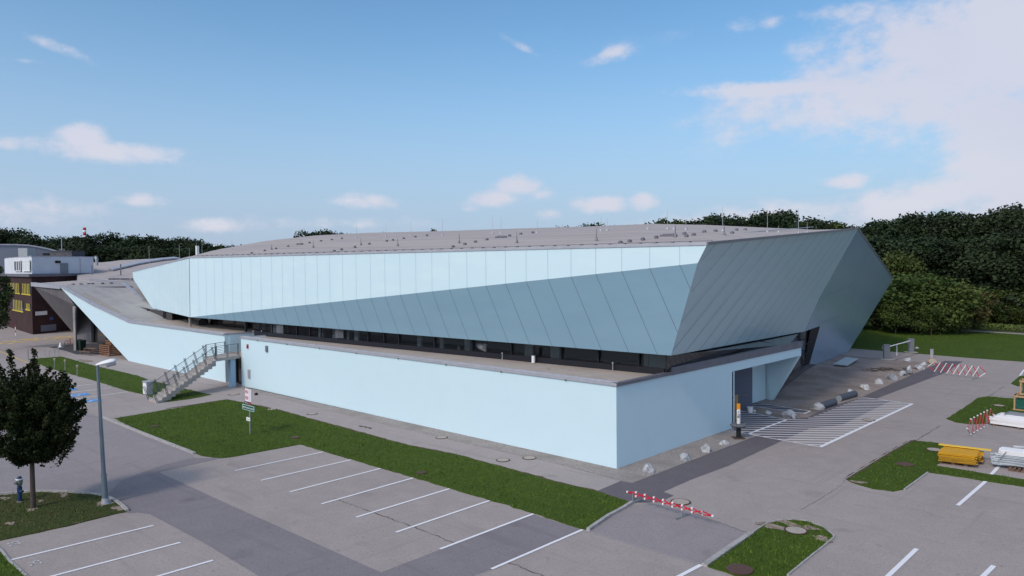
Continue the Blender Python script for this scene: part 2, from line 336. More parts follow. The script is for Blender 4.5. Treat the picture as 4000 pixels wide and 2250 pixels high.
def lawn(name, lst, m, mblade, dens=60, h=.07, world=None, edge=.03, z=.035):
    P = world if world is not None else px(lst)
    P = fuzz(P, edge, .35); mb = MB(); mb.prism(P, -.05, z); struct(mb, name, m)
    A = np.array([p[:2] for p in P]); lo_, hi_ = A.min(0), A.max(0); n = int(dens*np.prod(hi_-lo_)); n = min(n, 400000)
    p = RNG.uniform(lo_, hi_, (n, 2)); k = inside(p[:, 0], p[:, 1], P)
    for (hx, hy, hr) in HOLES: k &= np.hypot(p[:, 0]-hx, p[:, 1]-hy) > hr
    p = p[k]; n = len(p)
    a = RNG.uniform(0, math.tau, n); w = RNG.uniform(.012, .03, n); hh = h*RNG.uniform(.4, 1.3, n); lean = RNG.normal(0, .5, (n, 2))*hh[:, None]
    dx = np.stack([np.cos(a)*w, np.sin(a)*w], 1); V = np.zeros((n, 3, 3))
    V[:, 0, :2] = p-dx; V[:, 1, :2] = p+dx; V[:, 2, :2] = p+lean; V[:, :2, 2] = z-.005; V[:, 2, 2] = z+hh
    o = bpy.data.objects.new('grass', np_mesh('grass', V.reshape(-1, 3), np.arange(n*3).reshape(-1, 3), mblade)); COL.objects.link(o)
    return tag(o, kind='stuff', label='short green grass of the ' + name.replace('_', ' '), cat='grass')
def text_mesh(body, size, name, m, parent=None, extrude=.002, align='CENTER'):
    cu = bpy.data.curves.new(name, 'FONT'); cu.body = body; cu.size = size; cu.extrude = extrude; cu.align_x = align; cu.align_y = 'CENTER'
    t = bpy.data.objects.new(name, cu); COL.objects.link(t); dg = bpy.context.evaluated_depsgraph_get()
    me = bpy.data.meshes.new_from_object(t.evaluated_get(dg)); bpy.data.objects.remove(t); me.materials.clear(); me.materials.append(m)
    o = bpy.data.objects.new(name, me); COL.objects.link(o)
    if parent is not None: o.parent = parent
    return o
# ------------------------------------------------------------------ ground
mb = MB(); mb.box((-60, 200, -.08), (2600, 2600, .02)); struct(mb, 'ground', mat('meadow', (.055, .085, .025), .95, noise=[(.03, .4, .65, (.07, .085, .035), 5), (.6, .45, .7, (.045, .075, .02), 4)]))
far_edge = px([(3100, 1340), (3312, 1359.6), (3585, 1382), (3803, 1399.6), (4000, 1413.7)]); fe = [p for p in far_edge]
d_ = fe[-1]-fe[-2]; fe.append(fe[-1]+d_*3)
lot = [(-230, -14), (60, -14), (60, fe[-1][1])] + [(p[0], p[1]) for p in fe[::-1]] + [(-60, 104), (-150, 70), (-230, 60)]
mb = MB(); mb.prism(lot, -.06, 0); struct(mb, 'parking_lot', M_ASPH)
sheet('asphalt_lane', [(755, 1789), (870, 1790), (621, 1845), (900, 1973), (1488, 2236), (1719, 2147), (2083, 2010), (2276, 2070), (1920, 2224), (1820, 2262), (1500, 2400), (1180, 2350), (1000, 2244), (795, 2120), (584, 2008), (538, 2002), (500, 2006), (455, 1965), (415, 1935), (470, 1880), (560, 1845), (640, 1815)], .004, M_LANE)
sheet('asphalt_road', [(403, 1634), (560, 1700), (745, 1767), (757, 1789), (641, 1814.8), (559, 1846), (469, 1881), (414, 1936), (350, 1929), (248, 1923), (124, 1921), (0, 1933), (-700, 2060), (-900, 1700), (-300, 1640), (100, 1640), (240, 1600), (330, 1602)], .004, M_MID)
P2 = [(2330, 1917), (2423, 1878.6), (2469, 1888), (2700, 1799), (2948, 1706), (2985, 1694), (3081, 1640), (3155, 1630), (3362, 1552), (3621, 1439), (3690, 1409), (3760, 1412), (3700, 1453), (3424, 1557), (3073, 1714), (2845, 1820), (2700, 1874), (2593, 1921), (2632, 1936), (2578, 1962), (2466, 1964)]
sheet('asphalt_strip', P2, .004, M_DARK)
sheet('asphalt_yard', [(2867, 1603), (2936, 1568), (2940, 1560), (3166, 1606), (3200, 1603), (3365, 1551), (3480, 1566), (3290, 1660), (2985, 1694), (2921, 1697), (2868, 1686)], .008, M_DARK)
sheet('asphalt_patch', [(2297, 2073), (2466, 1974), (2578, 1966), (2700, 2002), (2936, 2086), (2756, 2209), (2500, 2137)], .004, M_MID)
# footpath along the front, gravel strip, gravel bed
YW = 29.2; XR = -20.7
sheet('footpath', [(403, 1632), (447, 1632), (888, 1561), (1086, 1601), (1297, 1659), (1587, 1738), (1800, 1780), (1961, 1824), (2185, 1886), (2330, 1919), (2423, 1880), (2176, 1812), (1800, 1728), (1400, 1630), (1100, 1560), (965, 1528), (880, 1505), (505, 1421), (390, 1395), (300, 1370), (244, 1388), (352, 1422), (540, 1468), (600, 1487), (640, 1540), (627, 1574), (497, 1600)], .006, M_PATH)
gs = [(-58.9, YW+.1), (XR+.0, YW+.1), (XR, 41.3), (XR+.05, 41.3)]
inner = [(-59.0, YW), (-59.0, 28.62)]
outer = [tuple(G(u, v)[:2]) for u, v in ((1400, 1634), (1800, 1728), (2173, 1811.5), (2421, 1876), (2469, 1888), (2700, 1799), (2948, 1706), (2922, 1697))]
sheet('gravel_strip', [(-59.0, YW+.1), (-59.0, 28.7)] + fuzz([(-59, 28.7)]+outer, .02, .6)[:-1][1:] + [(XR-.1, 40.6), (XR-.1, YW+.1)], .012, M_GRAV, True)
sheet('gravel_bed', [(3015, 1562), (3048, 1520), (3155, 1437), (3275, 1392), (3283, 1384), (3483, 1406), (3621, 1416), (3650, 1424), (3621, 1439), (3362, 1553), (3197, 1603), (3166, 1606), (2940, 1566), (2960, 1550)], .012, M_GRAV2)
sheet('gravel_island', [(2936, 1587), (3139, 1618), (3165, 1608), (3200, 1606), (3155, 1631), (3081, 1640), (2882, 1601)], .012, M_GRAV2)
sheet('dark_paving', [(190, 1356), (280, 1345), (500, 1335), (560, 1370), (400, 1383), (298, 1385), (260, 1372)], .010, M_COBB)
# hatched loading zone
def line(mb, a, b, w, z=.016): strip(mb, [a, b], w, z)
LM = MB()
A_, B_, C_, D_ = G(2921.5, 1695.8), G(3203, 1747.5), G(3565.4, 1577.7), G(3362.5, 1551.7)
K_ = G(3074.7, 1639.9)
line(LM, A_, B_, .10); line(LM, B_, C_, .20); line(LM, C_, D_, .10); line(LM, A_, K_, .16)
line(LM, K_, G(2868, 1600), .10); line(LM, A_, G(2868, 1685), .10)
line(LM, G(2936, 1569.5), G(3165.8, 1606.7), .10); line(LM, G(2936, 1586), G(3139, 1617), .10); line(LM, G(3139, 1617), G(3165.8, 1606.7), .14)
sd = (G(3412.2, 1643)-G(3134.8, 1639))[:2]; sd /= np.linalg.norm(sd)
def hatch(mb, poly, d, gap, w, z=.016):
    poly = [np.array(p[:2]) for p in poly]; n = np.array([-d[1], d[0]]); ks = [p@n for p in poly]
    k = math.floor(min(ks)/gap)*gap
    while k < max(ks):
        xs = []
        for i in range(len(poly)):
            a, b = poly[i], poly[(i+1) % len(poly)]; ka, kb = a@n-k, b@n-k
            if (ka < 0) != (kb < 0): t = ka/(ka-kb); xs.append((a+(b-a)*t)@d)
        xs.sort()
        for i in range(0, len(xs)-1, 2):
            if xs[i+1]-xs[i] > .3: line(mb, d*(xs[i]+.08)+n*k, d*(xs[i+1]-.08)+n*k, w, z)
        k += gap
hatch(LM, [A_, B_, C_, D_, G(3300, 1578), G(3200, 1618), G(3140, 1638), K_], sd, .60, .135, .0165)
hatch(LM, [A_, K_, G(2868, 1600), G(2868, 1685)], sd, .60, .12, .0165)
hatch(LM, [G(2936, 1569.5), G(3165.8, 1606.7), G(3139, 1617), G(2936, 1586)], sd, .9, .08, .0165)
struct(LM, 'hatched_marking', M_WHITE)
PM = MB()
top = [(1262, 1766), (1371, 1797), (1486, 1831), (1613, 1868), (1756, 1910), (1912, 1956.4), (2083.6, 2008.2), (2276, 2070)]
low = [(919, 1839), (1018.7, 1877.5), (1133, 1922), (1256, 1969.5), (1391, 2021.7), (1547, 2080), (1719, 2146), (1920, 2224)]
for a, b in zip(top, low): line(PM, G(*a), G(*b), .12)
for a, b in (((41.4, 2189), (599.4, 2053.7)), ((211, 2250), (705, 2120)), ((624, 2250), (832, 2189.8)), ((251, 1468), (270, 1465.6)), ((234.6, 1490.7), (321.4, 1482)), ((258, 1511.4), (375.4, 1500)), ((288.6, 1532.5), (434, 1515.4)), ((289.7, 1560.6), (497.4, 1530.6)), ((3470.6, 2250), (3581, 2144.6)), ((3843, 2250), (3882, 2211)), ((3741, 1975.7), (3850.5, 1880.7)), ((3868, 1858.6), (3951, 1770)), ((3984, 1468), (4000, 1445)), ((2658.6, 2249.4), (2739, 2207.5))):
    p, q = G(*a), G(*b); k = 0
    if a[1] == 2250 or a[0] < 300 and a[1] < 1600: p = q+(p-q)/np.linalg.norm(p-q)*5.0
    if a[0] == 2658.6: p = q+(p-q)/np.linalg.norm(p-q)*5.0
    line(PM, p, q, .15 if a[0] > 2600 else .12)
for (a, b) in (((0, 1466), (60, 1456)), ((0, 1466), (-60, 1474)), ((0, 1448.5), (70, 1440)), ((60, 1488), (130, 1479)), ((60, 1512), (150, 1500))): line(PM, G(*a), G(*b), .1)
struct(PM, 'parking_marking', M_WHITE)
YM = MB(); strip(YM, [G(-40, 1358), G(0, 1373), G(71, 1402.5), G(110, 1419)], .14, .014); strip(YM, [G(-40, 1371), G(0, 1368), G(195, 1353.8), G(290, 1347)], .10, .0145); struct(YM, 'yellow_line', M_YEL)
def paint_text(body, u, v, size, ang, m, name='painted_letter', sx=1.0):
    p = G(u, v); o = text_mesh(body, size, name, m, extrude=.001); o.location = (p[0], p[1], .017); o.rotation_euler = (0, 0, ang); o.scale = (sx, 1, 1)
    return tag(o, kind='structure')
ldir = G(280, 1316.5)-G(10, 1341); la = math.atan2(ldir[1], ldir[0])
for ch, (u, v) in zip('FEUERWEHR', [(-210, 1366), (-140, 1358), (-65, 1350), (10, 1341), (63, 1335), (123, 1328.5), (180, 1324.3), (230, 1320.5), (280, 1316.5)]):
    paint_text(ch, u, v, 7.5, la, M_YELT, sx=.19)
paint_text('25', 57, 2124, .50, math.radians(180), M_NUM, 'bay_number'); paint_text('26', 138, 2200, .50, math.radians(180), M_NUM, 'bay_number')
for i, (u, v) in enumerate(((352, 1566.5), (305, 1543.5), (258, 1523.5), (187, 1503))):
    p = G(u, v); mb = MB(); mb.box((p[0], p[1], .014), (1.15, 1.5, .004)); struct(mb, 'blue_bay_panel', M_BLUEP)
    wm = MB(); c = p[:2]; r = .30
    strip(wm, [(c[0]+r*math.cos(t), c[1]-.18+r*math.sin(t)) for t in np.linspace(-2.6, 1.3, 14)], .07, .0195)
    strip(wm, [(c[0]-.12, c[1]+.42), (c[0]-.05, c[1]+.02), (c[0]+.22, c[1]-.02), (c[0]+.36, c[1]-.42)], .075, .020)
    strip(wm, [(c[0]-.17, c[1]+.50), (c[0]-.05, c[1]+.50)], .12, .0205); struct(wm, 'wheelchair_symbol', M_WHITE)
CM = MB()
def crack(pts, w, amp=.03):
    P = []
    for i in range(len(pts)-1):
        a, b = G(*pts[i])[:2], G(*pts[i+1])[:2]; n = max(2, int(np.linalg.norm(b-a)/.18))
        for k in range(n): P.append(a+(b-a)*k/n+RNG.normal(0, amp, 2))
    P.append(G(*pts[-1])[:2]); strip(CM, P, [w*random.uniform(.2, 1.5) for _ in P], .0135)
crack([(1303, 1947), (1455, 2002), (1629, 2064), (1774, 2122)], .035)
crack([(1988, 2198), (2120, 2250), (2200, 2290)], .03); crack([(3127, 1994), (3200, 1950), (3273, 1907), (3304, 1876)], .011, .012); crack([(3583, 1718), (3672, 1664)], .03); crack([(3865, 1547), (3921, 1510)], .03)
crack([(3285, 1388), (3443, 1407)], .06); crack([(3483, 1407), (3600, 1418)], .05); crack([(3488, 1409), (3585, 1382)], .09, .01)
crack([(240, 1608), (400, 1634)], .04); crack([(2936, 2087), (2840, 2052), (2700, 2003)], .02)
struct(CM, 'asphalt_crack', M_CRACK)
EM = MB(); EP = []
ed = px([(650, 1597), (888, 1561), (1086, 1601.5), (1297, 1659.5), (1587, 1738.5), (1800, 1780.5), (1961, 1824.5), (2185, 1886.5), (2330, 1919.5), (2466, 1965)])
for a, b in zip(ed[:-1], ed[1:]):
    n = max(2, int(np.linalg.norm(b-a)/.3))
    for k in range(n): EP.append((a+(b-a)*k/n)[:2]+RNG.normal(0, .03, 2))
strip(EM, EP, [.12+.14*abs(math.sin(i*.37)*math.sin(i*.11+1))+random.uniform(0, .06) for i in range(len(EP))], .015); 
EP = []; ed = px([(3303, 1874), (3390, 1821), (3476, 1769), (3553, 1727), (3581, 1722)])
for a, b in zip(ed[:-1], ed[1:]):
    for k in range(12): EP.append((a+(b-a)*k/12)[:2]+RNG.normal(0, .02, 2))
strip(EM, EP, [.10+.16*abs(math.sin(i*.5)) for i in range(len(EP))], .042)
struct(EM, 'soil_edge', M_SOILB)
SM = MB(); strip(SM, [G(2280, 2072)[:2], G(2500, 2137)[:2], G(2765, 2210)[:2]], .04, .0128); strip(SM, [G(2765, 2210)[:2], G(3000, 2290)[:2]], .04, .0128)
struct(SM, 'asphalt_joint', M_SEAM)
# lawns
main = [(1173, 1737), (900, 1786.6), (869.6, 1789.8), (830, 1788), (788.8, 1781.7), (745, 1765), (560, 1692), (447, 1636), (888, 1562), (1086, 1603), (1297, 1661), (1587, 1740), (1800, 1782), (1961, 1826), (2185, 1888), (2330, 1921), (2466, 1966), (2380, 2015), (2297, 2071), (2274, 2068), (2083, 2006), (1756, 1908), (1486, 1829)]
for (u, v, r) in ((1152, 1712, .5), (1646, 1850, .4), (604, 1667, .5)): p = G(u, v); HOLES.append((p[0], p[1], r*.8))
lawn('front_lawn', main, M_GRASS, M_BLADE, 75)
lawn('stair_lawn', [(110, 1404), (239, 1393.5), (372.7, 1430.7), (540, 1469), (577, 1484), (640, 1500), (720, 1519), (826, 1543), (740, 1560), (640, 1572), (577.6, 1546), (497, 1527), (366.5, 1486.6), (267, 1458.7), (186, 1437)], M_GRASS, M_BLADE, 45)
HOLES.append((*G(470, 1988)[:2], .3)); HOLES.append((*G(395, 1972)[:2], .2))
isl = [tuple(p[:2]) for p in px([(-300, 1975), (0, 1937), (124, 1925), (248.4, 1926.5), (347.8, 1933), (403.7, 1942), (458, 1967), (495, 2001), (459.6, 2007), (248.4, 2060), (0, 2113), (-300, 2176)])]
lawn('tree_lawn', None, M_GRASSD, M_BLADED, 110, .06, world=isl)
lawn('corner_lawn', [(-200, 1990), (0, 2148), (37, 2195), (99, 2250), (200, 2360), (-200, 2360)], M_GRASS, M_BLADE, 110)
i1 = [(2756, 2211), (2784, 2192), (2934.6, 2089), (3001, 2047), (3053.4, 2037), (3098.8, 2034), (3151, 2039), (3214, 2062), (3249, 2090), (3254, 2104), (3180, 2163), (3074, 2249), (3000, 2310), (2871, 2251)]
for (u, v, r) in ((3109, 2077, .5), (3035, 2062, .34), (3212, 2108, .15), (2890, 2232, .45)): p = G(u, v); HOLES.append((p[0], p[1], r))
lawn('bottom_island_lawn', i1, M_GRASS, M_BLADE, 130)
i2 = [(3305, 1873), (3476, 1769), (3553, 1728), (3581, 1724), (3669, 1733), (3713, 1747), (3700, 1790), (3653, 1820), (4000, 1875), (4300, 1925), (4300, 1952), (4000, 1903), (3625, 1846), (3531, 1912.7), (3487, 1921), (3409.8, 1911), (3343.6, 1891.7)]
HOLES.append((*G(3535, 1817)[:2], .45)); HOLES.append((*G(3645, 1760)[:2], .4)); HOLES.append((*G(3345, 1885)[:2], .5))
lawn('middle_island_lawn', i2, M_GRASS, M_BLADE, 60)
HOLES.append((*G(3903, 1587)[:2], .4))
lawn('upper_island_lawn', [(3697, 1636), (3785, 1581), (3818, 1556), (3857, 1550), (3951, 1558), (4200, 1580), (4200, 1690), (3857, 1655), (3790.8, 1658), (3730, 1650)], M_GRASS, M_BLADE, 40)
lawn('corner_island_lawn', [(3949, 1499.7), (3984, 1470), (4000, 1469), (4150, 1472), (4150, 1525), (3973, 1508.5)], M_GRASS, M_BLADE, 30)
bk = [(p[0], p[1]+.02) for p in fe[1:]]; lawn('verge_lawn', None, M_GRASS, M_BLADE, 10, .12, world=[(p[0], p[1]) for p in bk]+[(bk[-1][0], bk[-1][1]+30), (G(3843, 1297)[0]-30, G(3843, 1297)[1]+6), (bk[0][0]-8, bk[0][1]+10)], z=.02)
sheet('path', [(3750, 1290), (3843, 1294.5), (4000, 1304), (4300, 1322), (4300, 1327), (4000, 1308.5), (3843, 1299), (3750, 1294)], .05, M_PATH)
# bare patches and kerbs
SB = MB()
def ragged(u, v, rx, ry, z=.0405, n=64):
    p = G(u, v); ph = [random.uniform(0, 6.28) for _ in range(6)]; P = []
    for t in np.linspace(0, math.tau, n+1)[:-1]:
        k = 1+sum(math.sin((i+2)*t+ph[i])*.34/(i+1.4) for i in range(6))+random.uniform(-.10, .10); P.append((p[0]+rx*k*math.cos(t), p[1]+ry*k*math.sin(t), z))
    SB.add(P, [list(range(n))])
for (u, v, rx, ry) in ((3030, 2062, .62, .30), (3085, 2050, .5, .22), (3165, 2066, .35, .18), (3212, 2108, .32, .24), (395, 1972, .32, .18), (470, 1988, .38, .26), (125, 1992, .28, .2), (40, 2048, .22, .14), (20, 1950, .3, .14), (75, 1962, .18, .12), (250, 1935, .4, .14), (160, 1960, .2, .1), (3352, 1886, .3, .2), (3903, 1587, .35, .3), (335, 1410, 1.2, .5)): ragged(u, v, rx, ry, .0405+random.uniform(0, .002))
struct(SB, 'bare_soil', M_SOIL)
KB = MB()
kerb(KB, px([(403.7, 1632.6), (560, 1696), (745, 1768), (760, 1774)]), .16)
kerb(KB, subdiv_curve(px([(-300, 1972), (0, 1934), (124, 1922.7), (248.4, 1924.5), (347.8, 1930.7), (403.7, 1940), (459.6, 1965), (497, 1999)]), 3), .13)
kerb(KB, px([(2297, 2074), (2380, 2017), (2440, 1985), (2470, 1966)]), .14)
kerb(KB, px([(2752, 2213), (2784, 2190), (2934.6, 2086)]), .2, z1=.09)
kerb(KB, subdiv_curve(px([(2934.6, 2086), (3001, 2044), (3053.4, 2034.6), (3098.8, 2031.8), (3151, 2036), (3214, 2059.7), (3249, 2088), (3255, 2104.4), (3180, 2164.5), (3076, 2250)]), 2), .06, z1=.05)
kerb(KB, px([(3303, 1873), (3476, 1767), (3553, 1725)]), .05, z1=.05); kerb(KB, px([(3533, 1914), (3625, 1847)]), .07, z1=.05)
kerb(KB, px([(-100, 2068), (0, 2146), (37, 2193), (99, 2249), (150, 2300)]), .09, z1=.05)
struct(KB, 'kerb', M_KERB)
# ------------------------------------------------------------------ sports hall
hall = thing('sports_hall', 'large angular sports hall with pale blue panels, blue-grey metal facets and grey domed roof', 'sports hall', (-40, 45, 0))
def hp(mb, name, mats, parent=hall, smooth=False): return mb.build(name, mats, parent, smooth)
ZP = 4.05
x0w = -58.95
yn = 41.28   # niche starts
mb = MB()
mb.prism([(x0w, YW), (XR, YW), (XR, yn), (XR-.35, yn), (XR-.35, YW+.35), (x0w+.3, YW+.35), (x0w+.3, 33.2), (x0w, 33.2)], -.05, ZP)
hp(mb, 'base_wall', M_BLUEW)
mb = MB(); mb.box((XR-.2, (yn+51.5)/2, (3.42+ZP)/2), (.4, 51.5-yn, ZP-3.42)); hp(mb, 'canopy_beam', M_BLUEW)
mb = MB()
mb.slab([(-23.65, 51.8, -.05), (-22.85, 51.45, -.05), (-20.72, 51.1, 3.42), (-23.65, 51.8, 3.42)], (0, .45, 0)); hp(mb, 'slanted_fin', M_BLUEW)
mb = MB(); mb.box((-23.5, (yn+51.6)/2, 1.7), (.3, 51.6-yn, 3.5)); mb.box((-22, yn-.0, 1.7), (2.6, .3, 3.4)); mb.box((-22.2, (yn+51.3)/2, 3.46), (2.9, 51.3-yn-.2, .06)); hp(mb, 'niche_wall', M_BLUEW)
dr = MB(); dr.bar((-23.3, 45.9, 1.45), (-22.35, 47.3, 1.45), .07, 2.9)
dro = hp(dr, 'steel_door', mat('grey_door', (.10, .115, .16), .5))
db = MB(); db.bar((-23.15, 46.02, 1.05), (-22.5, 46.98, 1.05), .12, .09); o = db.build('push_bar', M_CAPD); o.parent = dro
# terrace deck
mb = MB(); mb.prism([(x0w+.05, YW+.05), (XR-.05, YW+.05), (XR-.05, 51.4), (-24.5, 54), (-30, 54), (-30, 40), (x0w+.05, 36)], ZP-.3, ZP-.02); hp(mb, 'terrace_deck', M_DECK)
mb = MB(); mb.bar((x0w-.05, YW+.10, ZP+.06), (XR+.06, YW+.10, ZP+.06), .36, .14); mb.bar((x0w-.04, YW+.20, ZP+.02), (x0w-.04+.2, 33.2, ZP+.02), .14, .14); mb.bar((x0w, YW+.19, ZP+.15), (XR, YW+.19, ZP+.15), .12, .05); hp(mb, 'parapet_cap', M_CAP)
mb = MB(); mb.bar((XR-.06, YW-.05, ZP+.05), (XR-.06, 34.2, ZP+.05), .30, .16); mb.bar((XR-.09, 34.2, ZP+.15), (XR-.09, 51.6, ZP+.15), .30, .42); hp(mb, 'side_parapet', M_CAPD)
for x in np.arange(-56, -21, 4.6):
    mb = MB(); mb.bar((x, YW-.10, ZP-.02), (x, YW-.02, ZP-.02), .05, .10); hp(mb, 'cap_clip', M_CAPD)
# upper volume
LA = np.array([-42.6944404, 18.60058151])*1.65; LB = np.array([-11.71629908, 19.76452336])*1.65
nW = np.array([-(LB-LA)[1], (LB-LA)[0], 0])
def wp(u, v): return onp([LA[0], LA[1], 0], nW, u, v)
B0 = wp(743, 1239); TL = wp(740, 1007); T0 = wp(2762, 955); W1 = wp(2725, 1028)
R0 = aty(33.0, 2621, 1389); ztop = (TL[2]+T0[2])/2
B1 = G(594.3, 1204, B0[2]); nL = np.array([-(B1-B0)[1], (B1-B0)[0], 0]); T1 = onp(B0, nL, 517.5, 1061.6); T1b = onp(B0, nL, 521, 1090.7)
R1g = aty(69.0, 3204, 1273); n2 = np.cross(T0-R0, R1g-R0)
AP = onp(R0, n2, 3351, 895); RM = onp(R0, n2, 3142, 1295)
E0 = G(3157, 1438); E1 = G(3313, 1375); n3 = np.cross(E1-E0, AP-E0)
V_ = onp(E0, n3, 3489, 1089); KK = onp(E0, n3, 3200, 1165); R1 = onp(E0, n3, 3204, 1273)
IN = np.array([.0, .0, .0])
def face(name, pts, mats, seams=(), jm=M_JOINT, w=.045, parent=hall):
    """planar facet 0.2 m thick with thin recessed-looking joint strips on it"""
    P = [np.array(p, float) for p in pts]; c = sum(P)/len(P); n = np.zeros(3)
    for i in range(len(P)): n += np.cross(P[i]-c, P[(i+1) % len(P)]-c)
    n /= np.linalg.norm(n)
    if n@(CAMP-c) < 0: n = -n
    mb = MB(); mb.poly(P); mb.mi = 1
    for a, b in seams:
        a = np.array(a)+n*.006; b = np.array(b)+n*.006; d = b-a; s = np.cross(d, n); s = s/np.linalg.norm(s)*w/2
        mb.quad(a-s, a+s, b+s, b-s)
    return mb.build(name, [mats, jm], parent)
us = [773.7,803.2,835.8,869.2,905.7,941.8,979.4,1018.2,1060.2,1101.3,1145.6,1191,1238.4,1286.9,1337.3,1389.8,1446,1502.3,1561.5,1623.4,1686.3,1753.8,1823,1897.3,1974,2054.7,2139.5,2230.3,2326.7,2428.3,2537.7,2655]
d_t = T0-TL; d_b = W1-B0; seams = []; lows = []
for i, u in enumerate(us):
    P = wp(u, 1011-.0277*(u-740)); tt = (P[0]-TL[0])/d_t[0]; tb = (P[0]-B0[0])/d_b[0]
    a = TL+d_t*tt; b = B0+d_b*tb; seams.append((a, b)); lows.append(b)
face('white_panel_band', [TL, T0, W1, B0], M_PANEL, seams, M_JOINTL, .038)
seams = [(B0+(TL-B0)*.995, B0+(TL-B0)*.005)] + [(B0+(B1-B0)*t, TL+(T1-TL)*t*.55) for t in np.linspace(.08, .92, 9)]
face('white_end_panel', [TL, T1, T1b, B1, B0], M_PANEL, [(B0+(B1-B0)*t+np.array([0, 0, .02]), TL+(T1-TL)*(t*np.hypot(*(B1-B0)[:2])/np.hypot(*(T1-TL)[:2]))) for t in np.linspace(.08, .95, 10)], M_JOINTL, .03)
mb = MB(); mb.bar(B0+(.0, -.01, 0), TL+(.0, -.01, 0), .045, .03); hp(mb, 'corner_joint', M_JOINT)
seams = []
e = R0-B0; nF = np.cross(W1-B0, e); jd = onp(B0, nF, 2645, 1289)-onp(B0, nF, 2539, 1045); jd /= np.linalg.norm(jd)
for b in lows[1:]:
    best = 99
    for (p, q) in ((B0, R0), (W1, R0)):
        sol, *_ = np.linalg.lstsq(np.array([jd, -(q-p)]).T, p-b, rcond=None)
        if sol[0] > .02 and -.001 <= sol[1] <= 1.001: best = min(best, sol[0])
    if best < 50: seams.append((b, b+jd*best))
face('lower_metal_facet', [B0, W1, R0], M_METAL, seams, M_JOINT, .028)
# side facet with diagonal joints
sl = []
topn = T0; 
for i in range(14):
    t = .035+i*.072
    a = T0+(AP-T0)*t; dirv = (onp(R0, n2, 2665, 1370)-onp(R0, n2, 3013, 937)); dirv /= np.linalg.norm(dirv)
    # end on lower edge R0-RM or left ridge
    best = None
    for (p, q) in ((W1, R0), (R0, RM), (RM, KK), (KK, AP), (T0, W1)):
        A2 = np.array([dirv, -(q-p)]).T; sol, *_ = np.linalg.lstsq(A2, p-a, rcond=None)
        if sol[0] > .4 and -.001 <= sol[1] <= 1.001 and (best is None or sol[0] < best): best = sol[0]
    if best: sl.append((a, a+dirv*best))
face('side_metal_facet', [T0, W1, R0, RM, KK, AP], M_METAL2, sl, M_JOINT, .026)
face('end_metal_facet', [AP, KK, RM, R1, E0+(0, 0, .02), E1+(0, 0, .02), V_], M_METAL3, [(KK, onp(E0, n3, 3330, 1113)), (onp(E0, n3, 3142, 1290), onp(E0, n3, 3290, 1230))], M_JOINT, .03)
# hidden sides so the volume is closed
BK = np.array([-60., 118., 9.0]); BL = np.array([-118., 70., 9.0])
mb = MB()
mb.quad(V_, E1, (BK[0]+20, 108, 0), (BK[0]+20, 108, 9)); mb.quad((BK[0]+20, 108, 9), (BK[0]+20, 108, 0), (BK[0]-60, 108, 0), (BK[0]-60, 108, 9))
mb.quad(T1, T1b, (BL[0], BL[1], 4), BL); hp(mb, 'rear_wall', M_METAL2)
# soffit and flashing
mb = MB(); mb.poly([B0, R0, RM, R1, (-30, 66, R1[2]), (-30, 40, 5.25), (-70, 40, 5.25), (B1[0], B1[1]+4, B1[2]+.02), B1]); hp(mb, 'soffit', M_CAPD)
mb = MB()
for a, b in ((T1, TL), (TL, T0)): mb.bar(a+(0, .06, .05), b+(0, .06, .05), .22, .16)
hp(mb, 'roof_flashing', M_CAP)
mb = MB()
for a, b in ((T0, AP), (AP, V_)): mb.bar(a+(-.05, .0, .05), b+(-.05, .0, .05), .22, .14)
hp(mb, 'side_flashing', mat('zinc_brown', (.20, .18, .185), .5, .2))
# roof
fr = [T1, (T1+TL)/2, TL] + [TL+(T0-TL)*t for t in (.11, .22, .36, .5, .64, .78, .9)] + [T0, T0+(AP-T0)*.35, T0+(AP-T0)*.7, AP]
rd = [np.array([-114, 55, 9.7]), np.array([-108, 56, 10.6]), aty(56, 981, 970), aty(60, 1121, 945), aty(64, 1296, 927.6), aty(67, 1500, 918.8), aty(69, 1826, 911.8), aty(70, 2059, 904.8), aty(70, 2361.7, 896.9), aty(70, 2585, 888.5), aty(71, 2748, 894.7), aty(72, 2955, 901), aty(72, 3150, 905.5), AP+(-.6, 1.0, .02)]
rows = []
for t in (0, .12, .25, .4, .55, .7, .85, 1):
    rows.append([np.array([a[0]+(b[0]-a[0])*t, a[1]+(b[1]-a[1])*t, a[2]+(b[2]-a[2])*math.sin(t*math.pi/2)**.9]) + (0, .0, .03) for a, b in zip(fr, rd)])
rows.append([p+((V_-AP)*.45-(.6*(13-i), 0, 0) if i >= 9 else np.array([0, 12, -1.2])) for i, p in enumerate(rd)]); rows.append([p+((V_-AP)-(1.5*(13-i), 0, 0) if i >= 9 else np.array([0, 34, -4.5])) for i, p in enumerate(rd)])
mb = MB(); n = len(fr)
mb.add([p for r in rows for p in r], [[r*n+i, r*n+i+1, (r+1)*n+i+1, (r+1)*n+i] for r in range(len(rows)-1) for i in range(n-1)])
roof = hp(mb, 'domed_roof', M_ROOF, smooth=True)
BV = BVHTree.FromPolygons([Vector(p) for p in mb.v], mb.f)
def onroof(u, v):
    d = Vector(ray(u, v)).normalized(); h = BV.ray_cast(Vector(CAMP), d); return np.array(h[0]) if h[0] else None
sm = MB()      # roll seams over the membrane
vents = [(1511,943.5),(1535,939.7),(1577,933.7),(1622.5,927),(1668,922),(1770,966),(1816,956),(1857,947),(1902,938),(1956.5,928),(1990,923),(2034.7,916),(2080.8,911),(2423.6,950),(2459.5,945),(2511,937.4),(2563.3,930),(2611,923),(2673.8,915.5),(983,990.5),(1034,981),(1078,973),(1125.6,964),(1171,955),(1209,950),(1254,943),(1296,938),(1335,933),(2710,920),(2751,908),(2795,905),(2860,912),(2877,900),(2911,899),(2681,925),(1306,983),(1334,977),(1386,967),(1443,955)]
